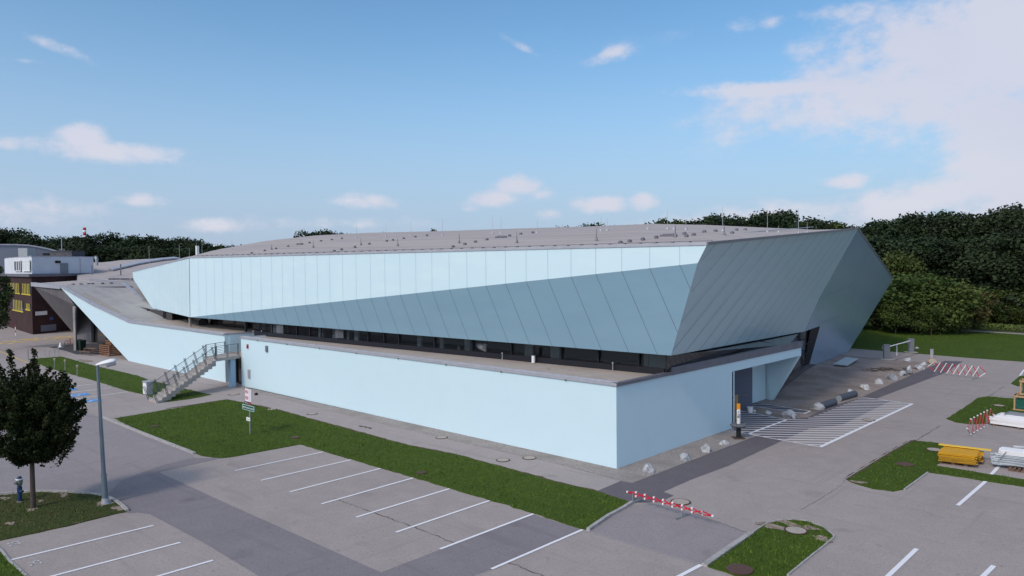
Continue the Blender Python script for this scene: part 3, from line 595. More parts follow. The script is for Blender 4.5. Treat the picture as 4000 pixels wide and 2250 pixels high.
for u, v in vents:
    p = onroof(u, v)
    if p is None: continue
    w = .9 if (u, v) in ((1956.5, 928), (2611, 923), (1171, 955)) else .17
    mb = MB(); mb.box(p+(0, 0, .05), (w*1.2, .16, .10)); mb.box(p+(0, 0, .12), (w*.8, .10, .04)); hp(mb, 'roof_vent', M_CAPD)
for u, v, h in ((1553.6, 961, .7), (1794, 950, .9), (2019, 949, 1.0), (2330, 941, 1.1), (2638, 926, .9), (1061, 975, .5), (1224, 967, .7), (1410, 958, .7), (2829, 918, .7)):
    p = onroof(u, v)
    if p is None: continue
    mb = MB(); mb.tube(p, p+(0, 0, .18), .10, .06, 8); mb.tube(p+(0, 0, .18), p+(0, 0, .3+h*.45), .035, .012, 6); hp(mb, 'roof_anchor', M_CAPD)
mbr = MB(); Lr = T0-TL
for k in range(56):
    t = .01+k/56*.985; p = TL+Lr*t+np.array([0, .55, .08]); mb = MB(); mb.box(p+(0, 0, .06), (.10, .22, .12)); hp(mb, 'snow_guard', M_CAPD)
mb = MB(); mb.bar(TL+(0, .55, .2), T0+(0, .55, .2), .03, .03); hp(mb, 'snow_rail', M_CAPD)
mb = MB(); mb.bar(T0+(-6, 1.3, .28), T0+(AP-T0)*.55+(-1.4, .4, .45), .05, .05); mb.bar(T0+(-3, 4, .55), T0+(AP-T0)*.75+(-1.8, .4, .45), .05, .05); hp(mb, 'safety_rail', M_CAP)
rods = [(1507,872,922),(1605,865,920),(1728,849,916),(1924,844,911),(1957,842,910),(2098.5,860,907),(2347.7,849,900),(2372,856,899),(2531,863,893),(2606.7,821,893),(2632,874,893),(2679,870,895),(2823,807,900),(2997.7,823,904),(3119,815,908),(3153,868,908),(3041,883,906),(1169.6,889,942),(1332.7,893,930),(1392.9,877,927),(903.7,937,992),(908,945,992)]
for u, vt, vb in rods:
    p = onroof(u, vb+2)
    if p is None: continue
    dd = math.hypot(p[0], p[1]); q = atd(dd, u, vt)
    mb = MB(); mb.tube(p-(0, 0, .1), q, .020, .008, 6); mb.tube(p-(0, 0, .1), p+(0, 0, .10), .12, .10, 8); hp(mb, 'lightning_rod', M_CAP)
# glazing under the overhang
g0 = np.array([-60.6, 31.35, ZP-.05]); g1 = np.array([-20.85, 33.85, ZP-.05])
def soff(x, y):   # height of the soffit edge above the glass line
    t = (x-B0[0])/(R0[0]-B0[0]); return B0[2]+(R0[2]-B0[2])*t
mb = MB(); zt = .0
mb.slab([g0+(0, 0, .35), g1+(0, 0, .35), g1+(.5, .15, soff(-20.8, 0)-ZP+.1), g0+(0, 0, soff(-60, 0)-ZP+.1)], (0, .04, 0)); hp(mb, 'front_glazing', M_GLASS)
mb = MB(); mb.bar(g0+(0, -.03, .17), g1+(0, -.03, .17), .14, .40); hp(mb, 'glazing_plinth', M_FRAME)
for x in (-57.9, -54.3, -52.5, -51, -48.5, -45.2, -43.4, -41.8, -38.2, -34.7, -31.4, -27.6, -25.0, -22.4):
    t = (x-g0[0])/(g1[0]-g0[0]); p = g0+(g1-g0)*t; mb = MB(); mb.bar(p+(0, -.03, .3), p+(0, -.03, soff(x, 0)-ZP+.1), .09, .09); hp(mb, 'mullion', M_FRAME)
mb = MB(); mb.quad(g0+(0, 3.2, 0), g1+(-.5, 3.2, 0), g1+(-.5, 3.2, 2), g0+(0, 3.2, 2)); mb.quad(g0+(0, .2, .02), g1+(-1, .2, .02), g1+(-1, 3.2, .02), g0+(0, 3.2, .02)); hp(mb, 'interior_wall', M_INT)
for (u1, u2) in ((2050, 2080), (1815, 1835), (1718, 1730), (2150, 2185), (1385, 1400), (2515, 2533), (2535, 2600), (1245, 1262), (1060, 1100), (1630, 1645), (1300, 1320)):
    a = onp(g0+(0, .3, 0), [-(g1-g0)[1], (g1-g0)[0], 0], u1, 1380); b = onp(g0+(0, .3, 0), [-(g1-g0)[1], (g1-g0)[0], 0], u2, 1380)
    mb = MB(); mb.slab([(a[0], a[1], 4.1), (b[0], b[1], 4.1), (b[0], b[1], 5.3), (a[0], a[1], 5.3)], (0, .15, 0)); hp(mb, 'interior_column', M_INTP)
for a_, b_ in (((1310, 1275), (1324, 1318)), ((1080, 1265), (1093, 1300))):   # louvred panels
    nn = [-(g1-g0)[1], (g1-g0)[0], 0]; p = onp(g0+(0, -.06, 0), nn, *a_); q = onp(g0+(0, -.06, 0), nn, *b_)
    mb = MB()
    for z in np.arange(q[2], p[2]+.2, .09): mb.bar((p[0], p[1], z), (p[0]+1.0, p[1]+.06, z), .03, .05)
    hp(mb, 'louvre_panel', M_GREYM)
dp = onp(g0+(0, .3, 0), [-(g1-g0)[1], (g1-g0)[0], 0], 1895, 1352)
mb = MB(); mb.tube(dp+(-.5, .0, 0), dp+(.35, -.3, -.05), .26, .26, 16); hp(mb, 'duct', M_STEEL)
# side glazing, leaning out
gA = g1.copy(); gB = np.array([-21.6, 51.5, ZP+.1]); gC = T0*0+R0+(-.35, .25, -.02); gD = R0+(RM-R0)*.52+(-.35, 0, -.02); gE = R1+(-.35, -.2, -.02)
mb = MB(); mb.quad(gA, gB, gD, gC); mb.poly([G(3020, 1556), G(3140, 1444), gE, RM+(-.3, 0, 0), gD, gB]); hp(mb, 'side_glazing', M_GLASSD)
for t in np.linspace(.0, .95, 8):
    a = gA+(gB-gA)*t; b = gC+(gD-gC)*min(1, t+.1); mb = MB(); mb.bar(a+(.02, 0, 0), b+(.02, 0, 0), .07, .07); hp(mb, 'side_mullion', M_FRAME)
mb = MB()
for t in (.3, .55, .8):
    a = gB+(np.array(G(3020, 1556))-gB)*t; b = gE+(np.array(G(3140, 1444))-gE)*t; mb.bar(a+(.03, 0, 0), b+(.03, 0, 0), .05, .05)
hp(mb, 'glazing_rail', M_FRAME)
mb = MB(); s0, s1 = G(3136, 1442)+(0, 0, .02), G(3176, 1288)*0
ra = R1+(.0, 0, 0); rb = onp(E0, n3, 3172, 1284); rc = np.array(G(3136, 1445)); mb.quad(ra, E0+(0, 0, .0), rc, rb+(-.1, -.1, 0)); mb.quad(ra, E0, E0+(-1.2, -.2, 0), ra+(-1.2, -.2, 0)); hp(mb, 'dark_slot', M_FRAME)
sk = [G(3050, 1521), G(3100, 1482), G(3157, 1440), G(3225, 1405), G(3290, 1374)]
mb = MB()
for a, b in zip(sk[:-1], sk[1:]): mb.bar(a+(-.1, .1, .2), b+(-.1, .1, .2), .3, .5)
hp(mb, 'plinth_skirt', mat('plinth', (.09, .08, .085), .9))
for (u, v, v0, pale) in ((1361, 1340, 1294, 1), (1793, 1379, 1352, 0), (2083.6, 1417, 1389, 0)):
    p = G(u, v, ZP); q = atd(math.hypot(p[0], p[1]), u, v0); mb = MB(); mb.tube(p, q, .11, .11, 10); o = hp(mb, 'vent_pipe', M_WPL)
    if not pale: m2 = MB(); m2.tube(q, q+(0, 0, .5), .10, .10, 10); c = m2.build('pipe_top', M_BLACK); c.parent = o
for (u, v) in ((1115, 1312), (1962, 1406), (2393.7, 1447), (1642, 1366), (989, 1311), (1022, 1311)):
    p = G(u, v, ZP); mb = MB(); mb.tube(p, p+(0, 0, .42), .025, .02, 6); mb.tube(p+(0, 0, .38), p+(0, 0, .46), .05, .05, 6); hp(mb, 'roof_stub', M_CAP)
# wall fittings
for (u, v, w, h, mm, nm) in ((967, 1353, .2, .34, mat('dull_red', (.30, .03, .03), .6), 'alarm_box'), (1041.7, 1363, .34, .5, M_GREYM, 'wall_vent'), (973, 1461, .36, .75, M_CAP, 'wall_plate')):
    p = aty(YW-.04, u, v); mb = MB(); mb.box(p, (w, .08, h)); mb.box(p+(0, -.05, -.05), (w*.6, .06, h*.4)); hp(mb, nm, mm)
# entrance recess between the two blocks
mb = MB(); mb.box((-60.4, 29.75, 1.28), (3.4, .06, 2.56)); hp(mb, 'entrance_glazing', M_GLASSD)
for x in (-61.6, -60.75, -59.6): mb = MB(); mb.box((x, 29.68, 1.28), (.10, .12, 2.56)); hp(mb, 'entrance_frame', M_FRAME)
mb = MB(); mb.box((-60.4, 29.66, 2.52), (3.4, .1, .14)); mb.box((-60.4, 29.66, .08), (3.4, .1, .14)); hp(mb, 'entrance_transom', M_FRAME)
mb = MB(); mb.box((-60.45, 31.3, 2.44), (3.0, 4.0, .3)); hp(mb, 'landing_floor', M_DECK)
mb = MB(); mb.box((-60.4, 32.6, 4.1), (3.6, .1, 2.8)); hp(mb, 'upper_doors', M_GLASSD)
for x in (-59.0, -59.9, -60.8, -61.9): mb = MB(); mb.box((x, 32.5, 4.1), (.1, .12, 2.8)); hp(mb, 'door_frame', M_FRAME)
mb = MB(); p = aty(31.2, 961, 1282); mb.box((p[0], 31.2, 3.9), (.16, .2, 2.7)); hp(mb, 'steel_post', M_FRAME)
pc = G(903, 1510.7); mb = MB(); mb.box((pc[0], pc[1]+.1, 1.17), (.42, .42, 2.34)); hp(mb, 'round_column', mat('blue_column', (.30, .44, .58), .8))
# left wing with ramped roof
YF = 29.2
Wt = [aty(YF, 877, 1310), aty(YF, 505, 1260), aty(YF, 364, 1194), aty(YF, 234, 1120)]
Wb = [(-61.9, YF, -.05), (-84.6, YF, -.05)]
mb = MB(); mb.slab([Wb[0], Wt[0], Wt[1], Wt[2], Wt[3], Wb[1]], (0, .4, 0)); hp(mb, 'wing_wall', M_BLUEW)
mb = MB(); mb.slab([(-61.9, YF+.4, 0), (-61.9, YF+.4, Wt[0][2]), (-61.9, 33.2, Wt[0][2]), (-61.9, 33.2, 0)], (-.35, 0, 0)); hp(mb, 'wing_side_wall', M_BLUEW)
TP = np.array([-122.3, 29.3, 8.0]); U = np.array([0, 0, .0])
dk = [np.array(w) for w in Wt]
mb = MB()
F_ = lambda p, y: np.array([p[0], y, p[2]])
e1 = (-.3, .0, -.05)
mb.quad(F_(dk[0], YF+.2), F_(dk[1], YF+.2), F_(dk[1], 40)+(-4, 0, 0), F_(dk[0], 40)); 
hp(mb, 'wing_deck', M_DECK)
mb = MB(); RB = onp(dk[2], np.cross(dk[3]-dk[1], [0, 1, 0]), 521, 1093)
top2 = F_(dk[3], YF+.2)
mb.add([F_(dk[1], YF+.2), F_(dk[2], YF+.2), top2, RB+(0, 0, -.05), F_(dk[2], 44), F_(dk[1], 44)+(-4, 0, 0)], [[0, 1, 4, 5], [1, 2, 3, 4]]); hp(mb, 'ramp_roof', M_RAMP)
mb = MB(); mb.add([top2, TP, aty(36, 345, 1093), RB+(0, 0, -.04), RB+(-3, 12, .3), (-125, 50, 8.3)], [[0, 1, 2, 3], [3, 2, 5, 4]]); hp(mb, 'canopy_roof', M_ROOF)
mb = MB(); mb.slab([aty(34.5, 350, 1098), aty(34.5, 350, 1089), aty(38, 472, 1101), aty(38, 472, 1108)], (0, .3, 0)); hp(mb, 'roof_upstand', M_CAP)
nR = np.cross(dk[3]-dk[1], [0, 1, 0]); rp = lambda u, v: onp(dk[2]+(0, 0, .05), nR, u, v)
mb = MB(); mb.bar(rp(268, 1113), rp(516, 1249), .45, .10); hp(mb, 'gravel_band', mat('ramp_gravel', (.22, .195, .18), .95, noise=[(14, .45, .6, (.40, .37, .35), 2)]))
mb = MB(); mb.bar(rp(478, 1104), rp(566, 1171), .5, .08); hp(mb, 'ramp_ridge', M_CAP)
for u in (286, 316, 345, 361, 400, 434): mb = MB(); mb.box(rp(u, 1113-(u-286)*.035)+(0, 0, .12), (.5, .3, .14)); hp(mb, 'ramp_clamp', M_CAPD)
for u in (428, 441, 448, 461, 476, 487, 499, 517): mb = MB(); mb.box(rp(u, 1093)+(0, 0, .12), (.4, .3, .2)); hp(mb, 'ramp_clamp', M_CAPD)
mb = MB(); pr = [dk[0], dk[1], dk[2], dk[3]]
for a, b in zip(pr[:-1], pr[1:]): mb.bar(np.array(a)+(0, .08, .08), np.array(b)+(0, .08, .08), .36, .16); mb.bar(np.array(a)+(0, .2, .19), np.array(b)+(0, .2, .19), .12, .05)
mb.bar(np.array(dk[0])+(-.05, .2, .08), (-61.95, 33.2, Wt[0][2]+.08), .16, .16); hp(mb, 'wing_parapet', M_CAP)
mb = MB(); mb.slab([dk[3]+(0, 0, .16), TP+(0, 0, .16), TP+(0, 0, -.38), dk[3]+(0, 0, -.30)], (0, .5, 0)); hp(mb, 'canopy_fascia', M_CAP)
ct = aty(29.5, 291, 1191); cl2 = aty(33.0, 291, 1306)
mb = MB(); mb.add([TP+(.3, .25, -.38), dk[3]+(0, .3, -.1), ct, cl2], [[0, 1, 2, 3]]); mb.add([dk[3]+(0, .3, -.1), Wb[1]+np.array((0, .4, 0)), (-84.6, 38, 0), (dk[3][0], 38, 7.6)], [[0, 1, 2, 3]])
mb.quad(TP+(.3, .3, -.38), dk[3]+(0, .3, -.35), RB+(0, 0, -.5), aty(36, 345, 1100)); hp(mb, 'canopy_soffit', M_CONCD)
cb_ = G(295, 1369); zc = atd(math.hypot(cb_[0], cb_[1]), 294, 1196)[2]; mb = MB(); mb.box((cb_[0], cb_[1], zc/2), (.27, .27, zc), .75); hp(mb, 'canopy_column', M_CONC)
wa, wb_ = aty(33.2, 300, 1350), aty(33.2, 357, 1342.5)
mb = MB(); mb.slab([(wa[0], 33.2, 0), (wb_[0], 33.2, 0), (wb_[0], 33.2, 6.5), (wa[0], 33.2, 6.5)], (0, .3, 0)); hp(mb, 'concrete_wall', M_CONCD)
mb = MB(); mb.slab([(wb_[0], 33.6, 0), (-84, 33.6, 0), (-84, 33.6, 5), (wb_[0], 33.6, 6)], (0, .1, 0)); hp(mb, 'lobby_glazing', M_GLASSD)
for x in np.linspace(wb_[0]+.2, -86, 6): mb = MB(); mb.box((x, 33.5, 2.6), (.16, .1, 5.2)); hp(mb, 'lobby_mullion', M_FRAME)
pd = aty(31.8, 744, 1272); mb = MB(); mb.tube((-74.1, 31.4, 4.1), (-74.1, 31.4, 5.3), .13, .13, 10); hp(mb, 'roof_column', M_CONC)
mb = MB(); mb.slab([(-90, 36.5, 4.1), (-61, 34.0, 4.1), (-61, 34.0, 5.9), (-90, 36.5, 5.9)], (0, .1, 0)); hp(mb, 'rear_terrace_wall', M_CONC)
for u in (800, 845, 880, 915, 945):
    p = aty(33.8, u, 1270); mb = MB(); mb.box((p[0], 33.9, 4.9), (.1, .1, 1.8)); hp(mb, 'terrace_mullion', M_FRAME)
mb = MB(); a = aty(33.7, 805, 1262); b = aty(33.7, 960, 1262); mb.slab([(a[0], 33.75, 4.2), (b[0], 33.75, 4.2), (b[0], 33.75, 5.6), (a[0], 33.75, 5.6)], (0, .04, 0)); hp(mb, 'terrace_glazing', M_GLASSD)
mb = MB(); a = aty(33.3, 797, 1257); mb.tube(a, a+(.8, -.5, -.05), .42, .42, 16); hp(mb, 'roof_duct', M_BLACK)
# rear lower hall with arched roof and skylights
rear = thing('arched_side_hall', 'low side hall with arched grey roof and long pale skylight strips behind the wing', 'hall', (-120, 60, 0))
lo_pts = [(240, 1104), (310, 1096), (352, 1090), (430, 1092), (523, 1094), (523, 1062), (640, 1040), (745, 1012)]
ug = (300, 335, 400, 470, 540, 640, 745)
gr = [[atd(124, u, v) for u, v in zip(ug, (1102, 1100, 1098, 1098, 1092, 1080, 1070))],
      [atd(147, u, v) for u, v in zip(ug, (1064, 1062, 1060, 1052, 1046, 1036, 1030))],
      [atd(172, u, v) for u, v in zip(ug, (1028, 1027, 1027, 1017, 1013, 1009, 1010))]]
gr.append([atd(190, u, 1030) for u in ug]); gr.append([atd(215, u, 1060) for u in ug])
def gridmesh(mb, R_):
    n = len(R_[0]); mb.add([p for r in R_ for p in r], [[i*n+j, i*n+j+1, (i+1)*n+j+1, (i+1)*n+j] for i in range(len(R_)-1) for j in range(n-1)])
def refine(R_, k=6):
    A = np.array([[np.array(p, float) for p in r] for r in R_]); t = np.arange(len(R_)); o = []
    for i in range(len(R_)-1):
        a, b, c, d = A[max(i-1, 0)], A[i], A[i+1], A[min(i+2, len(A)-1)]
        for q in range(k):
            s = q/k; o.append(.5*((2*b)+(-a+c)*s+(2*a-5*b+4*c-d)*s*s+(-a+3*b-3*c+d)*s**3))
    o.append(A[-1]); return o
RG = refine(gr); mb = MB(); gridmesh(mb, RG); mb.build('arched_roof', M_ROOF, rear, True)
mb = MB()
g_ = [np.array(p, float) for p in (gr[0][0], gr[2][0], gr[4][0])]
for a, b in zip(g_[:-1], g_[1:]): mb.quad(a, b, (b[0], b[1], 0), (a[0], a[1], 0))
mb.quad(gr[0][0], gr[0][-1], (gr[0][-1][0], gr[0][-1][1], 0), (gr[0][0][0], gr[0][0][1], 0)); mb.build('hall_wall', M_CONC, rear)
BR = BVHTree.FromPolygons([Vector(p) for r in RG for p in r], [[i*7+j, i*7+j+1, (i+1)*7+j+1, (i+1)*7+j] for i in range(len(RG)-1) for j in range(6)])
def onrear(u, v):
    h = BR.ray_cast(Vector(CAMP), Vector(ray(u, v)).normalized()); return np.array(h[0]) if h[0] else None
sk = [((422, 1057), (442, 1060)), ((470, 1044), (492, 1048)), ((520, 1031), (545, 1035)), ((570, 1022), (592, 1027)), ((620, 1015), (640, 1019)), ((680, 1009.5), (706, 1014))]
mb = MB(); A = [(onrear(*a), onrear(*b)) for a, b in sk]; A = [(a+(0, 0, .12), b+(0, 0, .12)) for a, b in A if a is not None and b is not None]
for (a, b), (c, d) in zip(A[:-1], A[1:]): mb.slab([a, b, d, c], (0, 0, .25))
if A: mb.build('skylight_strip', M_CAP, rear)
for (u, v, h, r) in ((360, 1073, .8, .09), (472, 1075, .9, .10), (560, 1085, .5, .05)):
    p = onrear(u, v)
    if p is not None: mb = MB(); mb.tube(p, p+(0, 0, h*2), r, r, 8); mb.build('roof_pipe', M_CAPD, rear)
for (u, v, h) in ((583, 1008, 3.2), (701, 1006, 3.6), (768, 1004, 3.8), (790, 1004, 4.0), (740, 1006, 2.6)):
    p = atd(130, u, v); mb = MB(); mb.tube(p-(0, 0, 1.0), p+(0, 0, h*.6), .028, .02, 6); mb.build('antenna_rod', M_CAP, rear)
p = atd(128, 771, 985); mb = MB(); mb.box(p, (.4, .4, 2.0)); mb.build('antenna_box', M_WPL, rear)
p = atd(132, 378, 1022); mb = MB(); mb.tube(p-(0, 0, .6), p+(0, 0, .3), .22, .22, 10)
for k in range(6):
    t = k*math.pi/6/1.6; a = p+np.array((-.35+.35*math.cos(t), 0, .3+.35*math.sin(t))); b = p+np.array((-.35+.35*math.cos(t+.33), 0, .3+.35*math.sin(t+.33))); mb.tube(a, b, .26, .26, 10)
mb.build('exhaust_hood', M_STEEL, rear)
# ------------------------------------------------------------------ brown building
bb = thing('brown_office_building', 'dark brown brick building with yellow window louvres and a white rooftop storey', 'office building', (-131.3, 31.5, 0))
bc = np.array([-131.3, 31.55]); be = np.array([-138.1, 43.9]); bl_ = np.array([-168., 34.2])
d1 = (be-bc)/np.linalg.norm(be-bc); d2 = (bl_-bc)/np.linalg.norm(bl_-bc)
q = [bc, be, be+d2*32, bc+d2*36]
mb = MB(); mb.prism(q, -.05, 8.9); mb.build('brick_wall', M_BROWN, bb)
mb = MB(); mb.prism([bc-d1*.5-d2*.5, bc+d1*18, bc+d1*18+d2*34, bc+d2*38-d1*.5], 8.9, 9.35); mb.build('roof_slab', M_CAPD, bb)
mb = MB(); mb.prism([bc+d1*.2+d2*.2, bc+d1*12.0, bc+d1*12.0+d2*20, bc+d2*24], 9.35, 12.0); mb.build('rooftop_storey', M_WRW, bb)
mb = MB(); mb.prism([bc+d1*.1+d2*.1, bc+d1*12.1, bc+d1*12.1+d2*20, bc+d2*24+d1*.1], 12.0, 12.12); mb.build('roof_edge', M_CAP, bb)
def wq(face_d, nrm, a0, a1, z0, z1, off=.03):
    base = bc-nrm*off if False else bc
    p = base+face_d*a0+nrm*off; r = base+face_d*a1+nrm*off
    return [(p[0], p[1], z0), (r[0], r[1], z0), (r[0], r[1], z1), (p[0], p[1], z1)]
nl = np.array([-d2[1], d2[0]]); nl = nl if nl[1] < 0 else -nl
nr = np.array([-d1[1], d1[0]]); nr = nr if nr[0] > 0 else -nr
def win(fd, nn, a0, a1, z0, z1, mm, name, frame=None, louv=0):
    mb = MB(); mb.slab(wq(fd, nn, a0, a1, z0, z1, .02), (*(nn*.04), 0)); w = mb.build(name, mm, bb)
    if frame:
        m2 = MB(); f = .12 if louv < 4 else .16
        for (x0, x1, y0, y1) in ((a0, a1, z0, z0+f), (a0, a1, z1-f, z1), (a0, a0+f, z0, z1), (a1-f, a1, z0, z1))[:1 if frame is M_YELF else 4]: m2.slab(wq(fd, nn, x0, x1, y0, y1, .06), (*(nn*.05), 0))
        for k in range(1, louv): xx = a0+(a1-a0)*k/louv; m2.slab(wq(fd, nn, xx-.17, xx+.17, z0, z1, .06), (*(nn*.02), 0))
        o = m2.build('window_frame', frame, None); o.parent = w; o.location = (0, 0, 0)
        o.matrix_parent_inverse = Matrix.Identity(4)
    return w
win(d2, nl, .5, 8.0, 6.0, 7.8, M_GLASSD, 'window', M_YELF, 6)
win(d2, nl, 9.5, 22, 6.0, 7.8, M_GLASSD, 'window', M_YELF, 9)
win(d2, nl, 1.0, 5.0, 3.6, 4.7, M_GLASSD, 'window', M_YELF, 4); win(d2, nl, 7, 17, 3.1, 5.0, M_GLASSD, 'window', M_YELF, 7)
win(d2, nl, .6, 6.8, 9.75, 11.5, M_INTP, 'window', M_WPNT, 3); win(d2, nl, 8.0, 14, 9.75, 11.5, M_GLASSD, 'window', M_WPNT, 3)
win(d1, nr, 4.4, 5.4, 11.0, 11.4, M_GLASSD, 'vent_window'); win(d1, nr, 5.4, 6.8, 9.4, 11.0, mat('grey_hatch', (.20, .22, .25), .7), 'roof_door')
win(d1, nr, .5, 2.6, 2.9, 3.5, M_WPL, 'wall_sign'); win(d1, nr, 3.0, 3.7, 2.0, 2.5, mat('blue_sign', (.05, .08, .22), .6), 'blue_plate'); win(d1, nr, 1.4, 4.2, .3, 1.3, mat('grey_shutter', (.16, .17, .22), .7), 'basement_shutter'); win(d1, nr, 6.4, 8.4, .9, 1.4, mat('dark_shutter', (.08, .065, .075), .7), 'small_shutter')
mb = MB(); a = bc+d1*9.2+nr*.08; mb.tube((a[0], a[1], 9.3), (a[0], a[1], 12.1), .05, .05, 6); mb.build('drain_pipe', M_CAP, bb)
# far arched hall, chimney, roof tank
ah = thing('arched_hall', 'large grey hall with shallow arched roof behind the white rooftop storey', 'hall', tuple(atd(192, 0, 1050)*(1, 1, 0)))
prof = [(-260, 985), (-150, 968), (-60, 960), (0, 957.5), (60, 957.7), (110, 960), (160, 968), (200, 977), (236, 987)]
P = [atd(192, u, v) for u, v in prof]; dv = ray(0, 1050)*(1, 1, 0); dv = dv/np.linalg.norm(dv)*14
mb = MB(); mb.slab(P+[(P[-1][0], P[-1][1], 0), (P[0][0], P[0][1], 0)], dv); mb.build('hall_shell', M_GREYR, ah)
mb = MB()
for a, b in zip(P[:-1], P[1:]): mb.bar(a+(0, 0, .1), b+(0, 0, .1), .6, .3)
mb.build('roof_edge', M_CAP, ah)
p = atd(189, 105, 990); mb = MB(); mb.box(p, (2.2, 2.2, 2.2), .6); mb.build('metal_cowl', M_STEEL, ah)
p = atd(191, 182, 993); mb = MB(); mb.box(p, (1.4, .6, .5), .6); mb.build('wall_vent', M_BLACK, ah)
bt = MB(); p = atd(146, 264, 1002); zt = atd(146, 264, 983)[2]; bt.box((p[0], p[1], zt/2), (3.7, 3.7, zt), .75); bt.box((p[0], p[1], zt+.05), (3.9, 3.9, .12), .75); tag(bt.build('plant_room', mat('dark_concrete', (.09, .085, .095), .9, noise=[(1.2, .4, .7, (.06, .055, .065), 4)])), 'dark concrete rooftop plant room left of the treeline, behind the white storey', 'plant room')
ch = thing('factory_chimney', 'slender red and white banded chimney rising above the distant trees', 'chimney', tuple(atd(700, 334, 1050)*(1, 1, 0)))
cp = atd(700, 334, 1050); ctp = atd(700, 334, 889)[2]; r0 = 1.35
for i in range(9):
    za, zb = ctp*(.0 if i == 0 else .62+.38*(i-1)/8), ctp*(.62+.38*i/8)
    mb = MB(); mb.tube((cp[0], cp[1], za), (cp[0], cp[1], zb), r0-.02*i, r0-.02*(i+1), 16); mb.build('chimney_band', M_RED if i % 2 == 0 and i else M_WPNT, ch, True)
for (u, v, w, h, lab) in ((866, 963, 8, 5, 'small white block peeking over the distant treeline'),):
    p = atd(420, u, v); mb = MB(); mb.prism([(p[0]-5, p[1]-3), (p[0]+3, p[1]-3), (p[0]+3, p[1]+6), (p[0]-5, p[1]+6)], 0, p[2]+.6); mb.box((p[0]-1, p[1]+1, p[2]+.8), (3, 3, .8)); tag(mb.build('distant_building', M_WPNT), lab, 'building')
p = atd(160, 243, 1035); mb = MB(); z1 = atd(160, 240, 922)[2]; mb.tube((p[0], p[1], 9), (p[0], p[1], z1), .08, .05, 6)
for zz, ww in ((z1-.2, 2.2), (z1-2.6, 1.6)):
    mb.bar((p[0]-1.0*ww*.66, p[1]+.75*ww*.66, zz), (p[0]+ww*.66, p[1]-.75*ww*.66, zz), .05)
    for k in range(5): t = -.9+k*.45; mb.bar((p[0]+ww*.6*t, p[1]-.45*ww*t, zz-.25), (p[0]+ww*.6*t, p[1]-.45*ww*t, zz+.25), .04)
tag(mb.build('roof_antenna', M_CAP), 'thin television antenna mast above the brown building', 'antenna')
# ------------------------------------------------------------------ stair
ZL = 2.60
st = thing('outdoor_staircase', 'grey concrete outdoor staircase with thin steel railings up to the terrace', 'staircase', (-57, 21.2, 0))
xa, xb, ys, ye = -57.75, -56.05, 21.25, 26.75; sx_ = lambda x, y: x-(y-21.25)*.425; NS = 15; dz = ZL/NS; dy = (ye-ys)/(NS-1)
mb = MB()
for i in range(NS-1):
    y0, y1 = ys+i*dy, ys+(i+1)*dy+.02; mb.prism([(sx_(xa, y0), y0), (sx_(xb, y0), y0), (sx_(xb, y1), y1), (sx_(xa, y1), y1)], max(-.02, (i-1.6)*dz), (i+1)*dz)
mb.build('flight', M_STEP, st)
LA1, LB1, LC1, LD1 = (sx_(xb, ye), ye), (-59.0, 29.1), (-61.6, 29.15), (sx_(xa, ye)-.25, ye)
mb = MB(); mb.prism([LA1, LB1, LC1, LD1], ZL-.25, ZL); mb.build('landing', M_STEP, st)
def rail(a, b, za, zb, n, lean=0):
    """handrail with posts and wires from a to b"""
    a = np.array(a, float); b = np.array(b, float); mb = MB()
    mb.tube((*a, za+.98), (*b, zb+.98), .022, .022, 6)
    for k in range(1, 7): mb.tube((*a, za+.98*k/7), (*b, zb+.98*k/7), .008, .008, 4)
    mb.build('handrail', M_RAIL, st)
    for k in range(n+1):
        p = a+(b-a)*k/n; z = za+(zb-za)*k/n; d = (b-a)/np.linalg.norm(b-a)
        for s in (-.06, .06):
            mb = MB(); mb.bar((*(p+d*s), z-.08), (*(p+d*s-d*lean), z+1.0), .042, .025); mb.build('post', M_RAIL, st)
rail((xb-.04, ys), (sx_(xb-.04, ye), ye), .15, ZL, 6, .42); rail((xa+.04, ys), (sx_(xa+.04, ye), ye), .15, ZL, 6, .42)
rail((LA1[0], ye+.05), (-59.05, 29.0), ZL, ZL, 2); rail((LD1[0]+.05, ye+.05), (LC1[0]+.1, 29.0), ZL, ZL, 2)
cab = thing('utility_cabinet', 'pale grey utility cabinet on the lawn beside the foot of the stairs', 'cabinet', tuple(G(578, 1541)))
mb = MB(); mb.box((0, 0, .5), (.8, .45, 1.0)); part(mb, 'cabinet_body', M_CAP, cab); mb = MB(); mb.box((0, 0, 1.03), (.88, .53, .07)); part(mb, 'lid', M_CAP, cab); mb = MB(); mb.box((0, -.235, .5), (.7, .02, .85)); part(mb, 'door', M_WPL, cab)
# ------------------------------------------------------------------ street lamp
lp = G(412, 1968); L0 = thing('street_lamp', 'tall grey street lamp with long white lantern head beside the tree island', 'street lamp', tuple(lp))
tp = atd(math.hypot(lp[0], lp[1]), 381, 1428)
off = tp-lp; mb = MB(); mb.tube((0, 0, 0), (off[0]*.22, off[1]*.22, off[2]*.22), .125, .105, 14); mb.tube((off[0]*.22, off[1]*.22, off[2]*.22), tuple(off), .085, .055, 14); part(mb, 'pole', M_POLE, L0, False)
mb = MB(); mb.prism([(-.25, -.25), (.25, -.25), (.25, .25), (-.25, .25)], 0, .04); mb.tube((0, 0, 0), (0, 0, .25), .17, .14, 12); part(mb, 'base_collar', M_CAP, L0)
hd = np.array(atd(math.hypot(lp[0], lp[1])-.15, 455, 1408))-lp; a = off+(0, 0, .03); dx = hd-a
mb = MB(); ringsA = []
dxu = dx/np.linalg.norm(dx); sd_ = np.cross(dxu, [0, 0, 1]); sd_ /= np.linalg.norm(sd_); up_ = np.cross(sd_, dxu)
